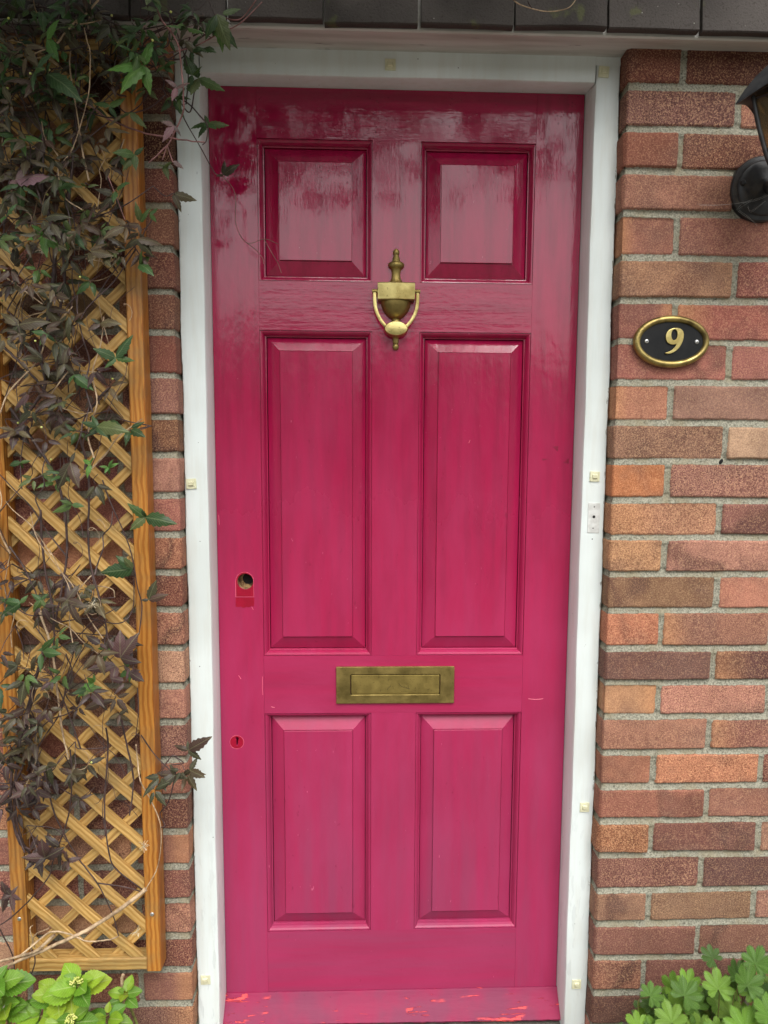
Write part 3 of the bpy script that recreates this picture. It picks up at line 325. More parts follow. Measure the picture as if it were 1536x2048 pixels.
LEAVES=[('y', (-0.4201, -0.15, 1.9942), (-0.4777, -0.1571, 1.9847)), ('y', (-0.4201, -0.15, 1.9942), (-0.4054, -0.14, 2.0398)), ('y', (-0.4201, -0.15, 1.9942), (-0.4545, -0.1643, 1.9442)), ('y', (-0.4201, -0.15, 1.9942), (-0.4117, -0.1491, 1.9519)), ('y', (-0.5763, -0.14, 2.0356), (-0.5542, -0.1495, 1.996)), ('y', (-0.5763, -0.14, 2.0356), (-0.5536, -0.1504, 2.0613)), ('g', (-0.5786, -0.14, 1.9834), (-0.5161, -0.1593, 1.9308)), ('g', (-0.5786, -0.14, 1.9834), (-0.5652, -0.1594, 1.991)), ('g', (-0.4869, -0.12, 1.9437), (-0.5184, -0.1096, 1.9524)), ('g', (-0.4869, -0.12, 1.9437), (-0.4628, -0.1134, 1.9618)), ('g', (-0.4869, -0.12, 1.9437), (-0.4766, -0.1144, 1.9266)), ('g', (-0.4539, -0.12, 1.9346), (-0.4281, -0.1142, 1.9129)), ('g', (-0.4539, -0.12, 1.9346), (-0.4782, -0.1095, 1.9261)), ('g', (-0.4484, -0.12, 1.868), (-0.4795, -0.1349, 1.8655)), ('g', (-0.4484, -0.12, 1.868), (-0.4321, -0.1213, 1.8802)), ('g', (-0.4484, -0.12, 1.868), (-0.4454, -0.1242, 1.8416)), ('g', (-0.4484, -0.12, 1.868), (-0.4693, -0.1216, 1.8421)), ('b', (-0.4003, -0.06, 1.8259), (-0.3619, -0.05, 1.8192)), ('b', (-0.4003, -0.06, 1.8259), (-0.3886, -0.0557, 1.7957)), ('g', (-0.3481, -0.08, 2.0094), (-0.3054, -0.069, 1.9951)), ('g', (-0.3481, -0.08, 2.0094), (-0.3583, -0.0963, 1.9742)), ('g', (-0.3481, -0.08, 2.0094), (-0.3556, -0.0792, 2.0347)), ('g', (-0.3419, -0.04, 1.9526), (-0.374, -0.0384, 1.9447)), ('g', (-0.3419, -0.04, 1.9526), (-0.3056, -0.0362, 1.9523)), ('g', (-0.3419, -0.04, 1.9526), (-0.3602, -0.0402, 1.9285)), ('g', (-0.3419, -0.04, 1.9526), (-0.3485, -0.0334, 1.9696)), ('g', (-0.3419, -0.04, 1.9526), (-0.3251, -0.0503, 1.9383)), ('y', (-0.3067, -0.12, 2.091), (-0.3006, -0.1103, 2.0381)), ('g', (-0.3067, -0.12, 2.091), (-0.2873, -0.127, 2.0349)), ('g', (-0.3067, -0.12, 2.091), (-0.3277, -0.1208, 2.0515)), ('g', (-0.2977, -0.12, 2.0912), (-0.2696, -0.1113, 2.1063)), ('p', (-0.371, -0.14, 1.9665), (-0.3902, -0.1375, 1.9793)), ('p', (-0.371, -0.14, 1.9665), (-0.3766, -0.1501, 1.9427)), ('p', (-0.371, -0.14, 1.9665), (-0.3465, -0.1526, 1.9685)), ('p', (-0.3776, -0.14, 1.9083), (-0.394, -0.1495, 1.9089)), ('p', (-0.3776, -0.14, 1.9083), (-0.3961, -0.1399, 1.8811)), ('p', (-0.3776, -0.14, 1.9083), (-0.3681, -0.1281, 1.8961)), ('p', (-0.3815, -0.13, 1.8556), (-0.3672, -0.1212, 1.8466)), ('b', (-0.3328, 0.05, 1.897), (-0.3018, 0.0428, 1.9148)), ('b', (-0.3328, 0.05, 1.897), (-0.3462, 0.0428, 1.8928)), ('b', (-0.3328, 0.05, 1.897), (-0.3305, 0.0562, 1.9247)), ('y', (-0.5991, -0.13, 1.7346), (-0.5911, -0.1409, 1.6942)), ('y', (-0.5991, -0.13, 1.7346), (-0.6247, -0.1368, 1.7248)), ('y', (-0.5991, -0.13, 1.7346), (-0.6105, -0.1496, 1.7438)), ('y', (-0.5991, -0.13, 1.7346), (-0.5664, -0.1441, 1.7038)), ('g', (-0.5551, -0.13, 1.7403), (-0.5308, -0.1327, 1.7122)), ('g', (-0.5551, -0.13, 1.7403), (-0.579, -0.1278, 1.743)), ('g', (-0.5551, -0.13, 1.7403), (-0.5615, -0.1303, 1.7073)), ('g', (-0.5551, -0.13, 1.7403), (-0.5661, -0.1383, 1.7652)), ('b', (-0.4442, -0.12, 1.755), (-0.4788, -0.1096, 1.7575)), ('b', (-0.4442, -0.12, 1.755), (-0.442, -0.1201, 1.7398)), ('g', (-0.4414, -0.12, 1.7601), (-0.445, -0.135, 1.7882)), ('g', (-0.4414, -0.12, 1.7601), (-0.4176, -0.1378, 1.7778)), ('b', (-0.4475, -0.12, 1.7321), (-0.4076, -0.1088, 1.7267)), ('b', (-0.4475, -0.12, 1.7321), (-0.4254, -0.1084, 1.7072)), ('b', (-0.4475, -0.12, 1.7321), (-0.4746, -0.1106, 1.7163)), ('p', (-0.6454, -0.12, 1.8244), (-0.6207, -0.1207, 1.852)), ('p', (-0.6454, -0.12, 1.8244), (-0.5834, -0.13, 1.8271)), ('p', (-0.6454, -0.12, 1.8244), (-0.6488, -0.1371, 1.8013)), ('g', (-0.5741, -0.12, 1.8132), (-0.5387, -0.1317, 1.8124)), ('g', (-0.5741, -0.12, 1.8132), (-0.5819, -0.1329, 1.8063)), ('g', (-0.5741, -0.12, 1.8132), (-0.5683, -0.1103, 1.7964)), ('g', (-0.5741, -0.12, 1.8132), (-0.5742, -0.1114, 1.8312)), ('g', (-0.3979, -0.11, 2.0139), (-0.4115, -0.1051, 2.038)), ('g', (-0.3979, -0.11, 2.0139), (-0.3735, -0.1252, 2.012)), ('g', (-0.3979, -0.11, 2.0139), (-0.4078, -0.1224, 1.998)), ('g', (-0.3979, -0.11, 2.0139), (-0.3803, -0.1204, 1.9971)), ('g', (-0.3563, -0.09, 2.0095), (-0.371, -0.0797, 2.0491)), ('g', (-0.3563, -0.09, 2.0095), (-0.3371, -0.1048, 2.0178)), ('g', (-0.3563, -0.09, 2.0095), (-0.366, -0.0847, 1.9867)), ('b', (-0.3635, -0.11, 2.0538), (-0.3515, -0.1082, 2.0354)), ('b', (-0.3635, -0.11, 2.0538), (-0.3326, -0.1125, 2.0289)), ('b', (-0.3635, -0.11, 2.0538), (-0.3791, -0.0993, 2.049)), ('g', (-0.4319, -0.12, 2.0662), (-0.4587, -0.1316, 2.0619)), ('g', (-0.4319, -0.12, 2.0662), (-0.4213, -0.1232, 2.0504)), ('g', (-0.4319, -0.12, 2.0662), (-0.4371, -0.135, 2.0748)), ('g', (-0.3349, -0.1, 2.0473), (-0.311, -0.1169, 2.0345)), ('g', (-0.3349, -0.1, 2.0473), (-0.3437, -0.119, 2.0424)), ('g', (-0.4076, -0.09, 1.8621), (-0.3977, -0.0999, 1.8359)), ('g', (-0.4076, -0.09, 1.8621), (-0.4164, -0.1061, 1.8587)), ('g', (-0.4076, -0.09, 1.8621), (-0.3897, -0.108, 1.861)), ('g', (-0.4338, -0.09, 1.782), (-0.4233, -0.0782, 1.7961)), ('g', (-0.4338, -0.09, 1.782), (-0.4206, -0.1008, 1.7661)), ('b', (-0.6518, -0.12, 1.5879), (-0.6861, -0.1115, 1.6097)), ('b', (-0.6518, -0.12, 1.5879), (-0.5989, -0.1175, 1.5941)), ('b', (-0.6518, -0.12, 1.5879), (-0.6471, -0.1166, 1.5546)), ('b', (-0.6518, -0.12, 1.5879), (-0.669, -0.119, 1.567)), ('b', (-0.6034, -0.12, 1.617), (-0.5815, -0.1095, 1.5839)), ('b', (-0.6034, -0.12, 1.617), (-0.6355, -0.1119, 1.6207)), ('b', (-0.6034, -0.12, 1.617), (-0.5669, -0.117, 1.6102)), ('g', (-0.6054, -0.12, 1.5728), (-0.6304, -0.1221, 1.5774)), ('g', (-0.6054, -0.12, 1.5728), (-0.5976, -0.1178, 1.5915)), ('g', (-0.6054, -0.12, 1.5728), (-0.5915, -0.1168, 1.5604)), ('g', (-0.6054, -0.12, 1.5728), (-0.6183, -0.1223, 1.5541)), ('g', (-0.4909, -0.12, 1.5348), (-0.4593, -0.1239, 1.5739)), ('g', (-0.4909, -0.12, 1.5348), (-0.5233, -0.1351, 1.5482)), ('g', (-0.4909, -0.12, 1.5348), (-0.4608, -0.113, 1.5306)), ('g', (-0.4909, -0.12, 1.5348), (-0.5085, -0.1245, 1.517)), ('g', (-0.5271, -0.12, 1.4176), (-0.4656, -0.1378, 1.4082)), ('g', (-0.5271, -0.12, 1.4176), (-0.504, -0.1346, 1.3987)), ('g', (-0.5271, -0.12, 1.4176), (-0.5385, -0.112, 1.4379)), ('g', (-0.5271, -0.12, 1.4176), (-0.549, -0.1318, 1.425)), ('y', (-0.5109, -0.12, 1.3475), (-0.523, -0.1275, 1.349)), ('y', (-0.5109, -0.12, 1.3475), (-0.4924, -0.1182, 1.3544)), ('y', (-0.5109, -0.12, 1.3475), (-0.5113, -0.1124, 1.3337)), ('y', (-0.5109, -0.12, 1.3475), (-0.4991, -0.1295, 1.3613)), ('y', (-0.5109, -0.12, 1.3475), (-0.514, -0.1276, 1.3369)), ('y', (-0.5402, -0.12, 1.3528), (-0.5455, -0.1265, 1.3286)), ('y', (-0.5402, -0.12, 1.3528), (-0.5275, -0.1391, 1.3639)), ('y', (-0.5402, -0.12, 1.3528), (-0.5563, -0.1119, 1.3607)), ('g', (-0.4521, -0.1, 1.6959), (-0.422, -0.1194, 1.6724)), ('g', (-0.4521, -0.1, 1.6959), (-0.4347, -0.0893, 1.7145)), ('g', (-0.4521, -0.1, 1.6959), (-0.4443, -0.1151, 1.7156)), ('g', (-0.5635, -0.12, 1.5051), (-0.5662, -0.135, 1.4879)), ('g', (-0.5635, -0.12, 1.5051), (-0.5506, -0.1128, 1.4979)), ('g', (-0.5635, -0.12, 1.5051), (-0.5323, -0.1137, 1.4794)), ('b', (-0.5152, -0.12, 1.5921), (-0.4756, -0.1326, 1.5905)), ('b', (-0.5152, -0.12, 1.5921), (-0.5299, -0.1223, 1.5994)), ('b', (-0.5152, -0.12, 1.5921), (-0.5351, -0.1247, 1.5781)), ('b', (-0.575, -0.12, 1.3553), (-0.6024, -0.117, 1.3061)), ('b', (-0.575, -0.12, 1.3553), (-0.5579, -0.1341, 1.3126)), ('b', (-0.575, -0.12, 1.3553), (-0.5686, -0.1136, 1.3742)), ('g', (-0.6605, -0.12, 1.3548), (-0.685, -0.1081, 1.349)), ('g', (-0.6605, -0.12, 1.3548), (-0.6428, -0.1174, 1.3576)), ('g', (-0.6605, -0.12, 1.3548), (-0.66, -0.1105, 1.3438)), ('b', (-0.5786, -0.12, 1.5234), (-0.5891, -0.11, 1.5561)), ('b', (-0.5786, -0.12, 1.5234), (-0.5897, -0.1279, 1.4962)), ('b', (-0.5786, -0.12, 1.5234), (-0.5636, -0.1129, 1.5058)), ('b', (-0.5786, -0.12, 1.5234), (-0.5721, -0.1133, 1.5532)), ('b', (-0.5626, -0.12, 1.5915), (-0.5605, -0.1212, 1.5679)), ('b', (-0.5626, -0.12, 1.5915), (-0.5348, -0.1366, 1.6071)), ('b', (-0.5626, -0.12, 1.5915), (-0.5793, -0.1202, 1.5679)), ('b', (-0.5884, -0.12, 1.4171), (-0.6084, -0.1108, 1.4119)), ('b', (-0.5884, -0.12, 1.4171), (-0.5706, -0.1302, 1.4276)), ('b', (-0.5884, -0.12, 1.4171), (-0.5708, -0.1193, 1.3985)), ('b', (-0.5884, -0.12, 1.4171), (-0.6062, -0.1113, 1.3957)), ('g', (-0.4519, -0.11, 1.2592), (-0.4822, -0.1108, 1.2842)), ('g', (-0.4519, -0.11, 1.2592), (-0.3938, -0.1288, 1.2501)), ('g', (-0.4519, -0.11, 1.2592), (-0.4801, -0.1098, 1.2355)), ('g', (-0.4519, -0.11, 1.2592), (-0.4533, -0.1218, 1.2741)), ('g', (-0.4736, -0.12, 1.1683), (-0.5339, -0.1125, 1.1601)), ('g', (-0.4736, -0.12, 1.1683), (-0.5032, -0.1188, 1.1919)), ('g', (-0.4736, -0.12, 1.1683), (-0.486, -0.1302, 1.1894)), ('g', (-0.5753, -0.12, 1.2818), (-0.6159, -0.1113, 1.2686)), ('g', (-0.5753, -0.12, 1.2818), (-0.5539, -0.12, 1.2791)), ('g', (-0.5753, -0.12, 1.2818), (-0.5928, -0.1291, 1.2905)), ('g', (-0.6725, -0.12, 1.1067), (-0.7109, -0.1133, 1.111)), ('g', (-0.6725, -0.12, 1.1067), (-0.7072, -0.1115, 1.0936)), ('g', (-0.6725, -0.12, 1.1067), (-0.7134, -0.1114, 1.0794)), ('g', (-0.6725, -0.12, 1.1067), (-0.662, -0.1117, 1.1191)), ('g', (-0.6369, -0.12, 1.1122), (-0.6532, -0.1189, 1.1233)), ('g', (-0.6369, -0.12, 1.1122), (-0.6238, -0.1176, 1.123)), ('g', (-0.6369, -0.12, 1.1122), (-0.6512, -0.1207, 1.0898)), ('g', (-0.6369, -0.12, 1.1122), (-0.6227, -0.1231, 1.096)), ('b', (-0.5905, -0.12, 1.1122), (-0.572, -0.1084, 1.1382)), ('b', (-0.5905, -0.12, 1.1122), (-0.5548, -0.1287, 1.1027)), ('b', (-0.5905, -0.12, 1.1122), (-0.5952, -0.1374, 1.0934)), ('b', (-0.5905, -0.12, 1.1122), (-0.6163, -0.1172, 1.1116)), ('b', (-0.4568, -0.09, 1.1059), (-0.4419, -0.0941, 1.1427)), ('b', (-0.4568, -0.09, 1.1059), (-0.4206, -0.0925, 1.1165)), ('b', (-0.4568, -0.09, 1.1059), (-0.4706, -0.0909, 1.1061)), ('d', (-0.5098, -0.12, 0.9922), (-0.5581, -0.132, 0.9875)), ('d', (-0.5098, -0.12, 0.9922), (-0.533, -0.1336, 0.985)), ('d', (-0.5098, -0.12, 0.9922), (-0.5103, -0.1377, 0.9647)), ('d', (-0.5098, -0.12, 0.9922), (-0.5505, -0.115, 0.9881)), ('d', (-0.501, -0.12, 1.0066), (-0.5023, -0.1109, 1.0559)), ('d', (-0.501, -0.12, 1.0066), (-0.4684, -0.1177, 1.0518)), ('d', (-0.501, -0.12, 1.0066), (-0.4575, -0.1363, 1.0025)), ('d', (-0.501, -0.12, 1.0066), (-0.5259, -0.1087, 1.0382)), ('d', (-0.536, -0.12, 1.0325), (-0.564, -0.1135, 1.0481)), ('d', (-0.536, -0.12, 1.0325), (-0.5213, -0.1237, 1.0221)), ('d', (-0.4852, -0.12, 0.9806), (-0.4546, -0.14, 0.9694)), ('d', (-0.4852, -0.12, 0.9806), (-0.4983, -0.113, 0.9901)), ('d', (-0.4852, -0.12, 0.9806), (-0.4657, -0.1201, 0.9834)), ('y', (-0.5498, -0.12, 0.9607), (-0.5785, -0.1201, 0.9348)), ('y', (-0.5498, -0.12, 0.9607), (-0.5531, -0.1394, 0.9755)), ('y', (-0.5498, -0.12, 0.9607), (-0.5504, -0.1165, 0.977)), ('g', (-0.5613, -0.12, 0.9492), (-0.5817, -0.1389, 0.9469)), ('g', (-0.5613, -0.12, 0.9492), (-0.5345, -0.1247, 0.9534)), ('g', (-0.5613, -0.12, 0.9492), (-0.5616, -0.1354, 0.937)), ('b', (-0.3893, -0.1, 0.8252), (-0.3439, -0.1085, 0.8538)), ('b', (-0.3893, -0.1, 0.8252), (-0.4186, -0.0915, 0.8311)), ('b', (-0.3893, -0.1, 0.8252), (-0.3663, -0.0961, 0.8037)), ('b', (-0.3893, -0.1, 0.8252), (-0.3918, -0.0939, 0.8409)), ('b', (-0.6835, -0.12, 0.993), (-0.7082, -0.1305, 1.0019)), ('b', (-0.6835, -0.12, 0.993), (-0.7056, -0.1276, 0.9725)), ('b', (-0.6835, -0.12, 0.993), (-0.6763, -0.1206, 1.0218)), ('b', (-0.6592, -0.12, 0.9843), (-0.6385, -0.1389, 1.0182)), ('b', (-0.6592, -0.12, 0.9843), (-0.6669, -0.1268, 0.9893)), ('b', (-0.6592, -0.12, 0.9843), (-0.659, -0.1088, 0.9751)), ('b', (-0.5401, -0.12, 0.9229), (-0.5699, -0.1159, 0.91)), ('b', (-0.5401, -0.12, 0.9229), (-0.5146, -0.1124, 0.9259)), ('b', (-0.5401, -0.12, 0.9229), (-0.5411, -0.1304, 0.9438)), ('b', (-0.5401, -0.12, 0.9229), (-0.5274, -0.1179, 0.9075)), ('b', (-0.5074, -0.12, 0.9022), (-0.4872, -0.1148, 0.8855)), ('b', (-0.5074, -0.12, 0.9022), (-0.5281, -0.1175, 0.8927)), ('b', (-0.5074, -0.12, 0.9022), (-0.4883, -0.126, 0.913)), ('b', (-0.5074, -0.12, 0.9022), (-0.5059, -0.1344, 0.8872)), ('b', (-0.3874, -0.1, 0.786), (-0.3559, -0.1194, 0.7808)), ('b', (-0.3874, -0.1, 0.786), (-0.3744, -0.0916, 0.808)), ('b', (-0.3874, -0.1, 0.786), (-0.406, -0.0902, 0.7695)), ('b', (-0.4149, -0.1, 0.7771), (-0.4499, -0.1112, 0.7524)), ('b', (-0.4149, -0.1, 0.7771), (-0.4506, -0.0958, 0.7786)), ('b', (-0.4149, -0.1, 0.7771), (-0.3903, -0.107, 0.774)), ('b', (-0.4149, -0.1, 0.7771), (-0.423, -0.0999, 0.7984)), ('d', (-0.6839, -0.12, 0.7562), (-0.7031, -0.1131, 0.774)), ('d', (-0.6839, -0.12, 0.7562), (-0.6593, -0.1297, 0.7724)), ('d', (-0.6839, -0.12, 0.7562), (-0.6769, -0.1202, 0.7263)), ('d', (-0.6839, -0.12, 0.7562), (-0.7039, -0.1318, 0.7502)), ('d', (-0.6504, -0.12, 0.6292), (-0.6925, -0.1236, 0.6319)), ('d', (-0.6504, -0.12, 0.6292), (-0.6471, -0.139, 0.6775)), ('d', (-0.6504, -0.12, 0.6292), (-0.6687, -0.1316, 0.6135)), ('d', (-0.6504, -0.12, 0.6292), (-0.611, -0.1308, 0.6545)), ('d', (-0.611, -0.12, 0.6225), (-0.5874, -0.1107, 0.623)), ('d', (-0.611, -0.12, 0.6225), (-0.6035, -0.1358, 0.6511)), ('d', (-0.611, -0.12, 0.6225), (-0.6223, -0.1157, 0.5972)), ('d', (-0.611, -0.12, 0.6225), (-0.6018, -0.1372, 0.6113)), ('b', (-0.5955, -0.12, 0.791), (-0.6253, -0.1084, 0.7951)), ('b', (-0.5955, -0.12, 0.791), (-0.5819, -0.1347, 0.7798)), ('b', (-0.5955, -0.12, 0.791), (-0.5664, -0.1371, 0.7984)), ('b', (-0.5955, -0.12, 0.791), (-0.605, -0.1332, 0.7735)), ('b', (-0.5955, -0.12, 0.791), (-0.5931, -0.1101, 0.8045)), ('d', (-0.7163, -0.12, 0.5568), (-0.7355, -0.1186, 0.5823)), ('d', (-0.7163, -0.12, 0.5568), (-0.7067, -0.1115, 0.5698)), ('d', (-0.7163, -0.12, 0.5568), (-0.7345, -0.124, 0.5504)), ('d', (-0.7163, -0.12, 0.5568), (-0.7056, -0.1364, 0.5319)), ('d', (-0.7163, -0.12, 0.5568), (-0.6938, -0.1291, 0.553)), ('d', (-0.7246, -0.12, 0.56), (-0.7291, -0.1254, 0.5879)), ('d', (-0.7246, -0.12, 0.56), (-0.744, -0.1083, 0.5126)), ('b', (-0.6396, -0.12, 0.8062), (-0.6674, -0.1347, 0.7895)), ('b', (-0.6396, -0.12, 0.8062), (-0.6148, -0.1322, 0.8143)), ('b', (-0.6396, -0.12, 0.8062), (-0.636, -0.113, 0.7643))]
REGIONS=[(-0.5957, 2.0464, 0.17, 0.099, 80, 'gbbbg'), (-0.6126, 1.8556, 0.137, 0.153, 66, 'bbbbg'), (-0.6408, 1.9589, 0.059, 0.159, 34, 'gbb'), (-0.5937, 1.7171, 0.124, 0.073, 30, 'bbbg'), (-0.6413, 1.5997, 0.083, 0.067, 16, 'bbdb'), (-0.6206, 1.4936, 0.11, 0.055, 20, 'bbdb'), (-0.6497, 1.42, 0.059, 0.043, 8, 'bd'), (-0.6423, 1.1082, 0.096, 0.037, 12, 'bbd'), (-0.6079, 0.9786, 0.133, 0.076, 24, 'bdbg'), (-0.6903, 0.847, 0.065, 0.068, 20, 'dbb'), (-0.6347, 0.7745, 0.071, 0.044, 9, 'db'), (-0.7054, 0.722, 0.044, 0.039, 9, 'dd'), (-0.4063, 2.051, 0.081, 0.077, 15, 'ggbg'), (-0.6501, 0.6332, 0.063, 0.031, 5, 'd'), (-0.4194, 0.782, 0.036, 0.034, 4, 'b'), (-0.4708, 2.0962, 0.164, 0.043, 22, 'gbg'), (-0.5759, 1.3241, 0.078, 0.026, 5, 'bg'), (-0.529, 1.4122, 0.051, 0.026, 4, 'g'), (-0.7155, 1.1447, 0.026, 0.184, 7, 'bd'), (-0.4747, 1.7355, 0.037, 0.049, 6, 'gb')]
ZR=[2.0506, 1.9761, 1.9017, 1.8246, 1.7456, 1.6665, 1.5893, 1.5121, 1.4359, 1.3616, 1.2856, 1.2116, 1.1378, 1.0643, 0.9878, 0.9167, 0.8448, 0.7711, 0.6977, 0.6235, 0.5496, 0.4716, 0.3983, 0.3209, 0.2426]
ZL=[1.9784, 1.8971, 1.8243, 1.748, 1.6699, 1.5954, 1.5172, 1.4399, 1.3692, 1.2911, 1.2159, 1.1417, 1.0677, 0.9909, 0.9152, 0.8417, 0.7643, 0.686, 0.6121, 0.5384, 0.464, 0.3876, 0.3137, 0.2368]
XR=[0.5227, 0.6317, 0.5242, 0.6319, 0.5249, 0.639, 0.5273, 0.6387, 0.5283, 0.6388, 0.5285, 0.636, 0.5284, 0.6392, 0.5293, 0.6391, 0.5308, 0.6386, 0.5261, 0.6403, 0.5286, 0.6365, 0.5289, 0.6369, 0.526]
# ================================================================ numpy noise
def vnoise(x,z,scale,seed,octv=3):
    rs=np.random.RandomState(seed); T=rs.rand(256,256).astype(np.float32); out=np.zeros_like(x,dtype=np.float32); amp=1.; tot=0
    for o in range(octv):
        X=x*scale+o*17.3; Z=z*scale+o*9.7; xi=np.floor(X).astype(int); zi=np.floor(Z).astype(int); fx=X-xi; fz=Z-zi
        fx=fx*fx*(3-2*fx); fz=fz*fz*(3-2*fz)
        a=T[xi%256,zi%256]; b=T[(xi+1)%256,zi%256]; c=T[xi%256,(zi+1)%256]; d=T[(xi+1)%256,(zi+1)%256]
        out+=amp*((a*(1-fx)+b*fx)*(1-fz)+(c*(1-fx)+d*fx)*fz); tot+=amp; amp*=.5; scale=scale*2
    return out/tot-.5
# ================================================================ the house wall
GZ=0.0
TOP=2.1165
house=empty('house',(0,.2,0),'red brick house front with white soffit and dark hung tiles around the pink door','house')
PAL=[(150,88,72),(165,95,78),(178,108,82),(140,80,66),(158,108,84),(184,122,88),(128,74,64),(170,92,76),(146,100,78),(190,128,90)]
CR={0:[(120,60,46),(108,54,42)],1:[(132,84,76),(180,112,88)],2:[(150,82,62),(136,78,62)],3:[(164,104,84),(150,90,72)],4:[(166,98,78),(164,98,82)],  # top row carries the overhang's shade in its brick colours
5:[(168,116,84),(152,80,70)],6:[(152,86,74),(170,86,72)],7:[(168,92,78),(166,94,82)],8:[(176,108,80),(158,112,94)],9:[(152,106,82),(192,150,116)],
10:[(190,104,46),(156,98,84)],11:[(176,116,84),(142,86,76)],12:[(192,132,86),(182,118,98)],13:[(138,98,68),(188,112,86)],14:[(190,106,70),(156,98,78)],
15:[(122,82,72),(108,64,60)],16:[(194,134,88),(188,118,98)],17:[(168,108,84),(152,90,76)],18:[(168,100,72),(200,118,78),(150,76,66)],19:[(158,90,70),(158,98,78)],
20:[(160,96,58),(126,74,64),(162,112,88)],21:[(136,82,72),(108,70,64)],22:[(154,108,82),(146,106,78),(168,112,94)],23:[(140,84,72),(136,86,70)],24:[(168,102,78),(138,82,72)],25:[(112,72,62)]}
KL=[(86,46,40),(90,46,38),(128,68,58),(138,84,64),(122,66,54),(142,84,64),(138,70,56),(158,100,86),(136,86,58),(182,120,100),(170,94,80),(176,104,74),(134,70,56),(170,104,80),(190,136,106),(176,110,90),(138,86,76),(156,94,74),(130,74,64),(170,104,84),(136,76,66),(170,108,86),(130,68,58),(154,94,80),(136,88,78),(140,92,78)]  # first entries darker: shade at the wall top held in the colour
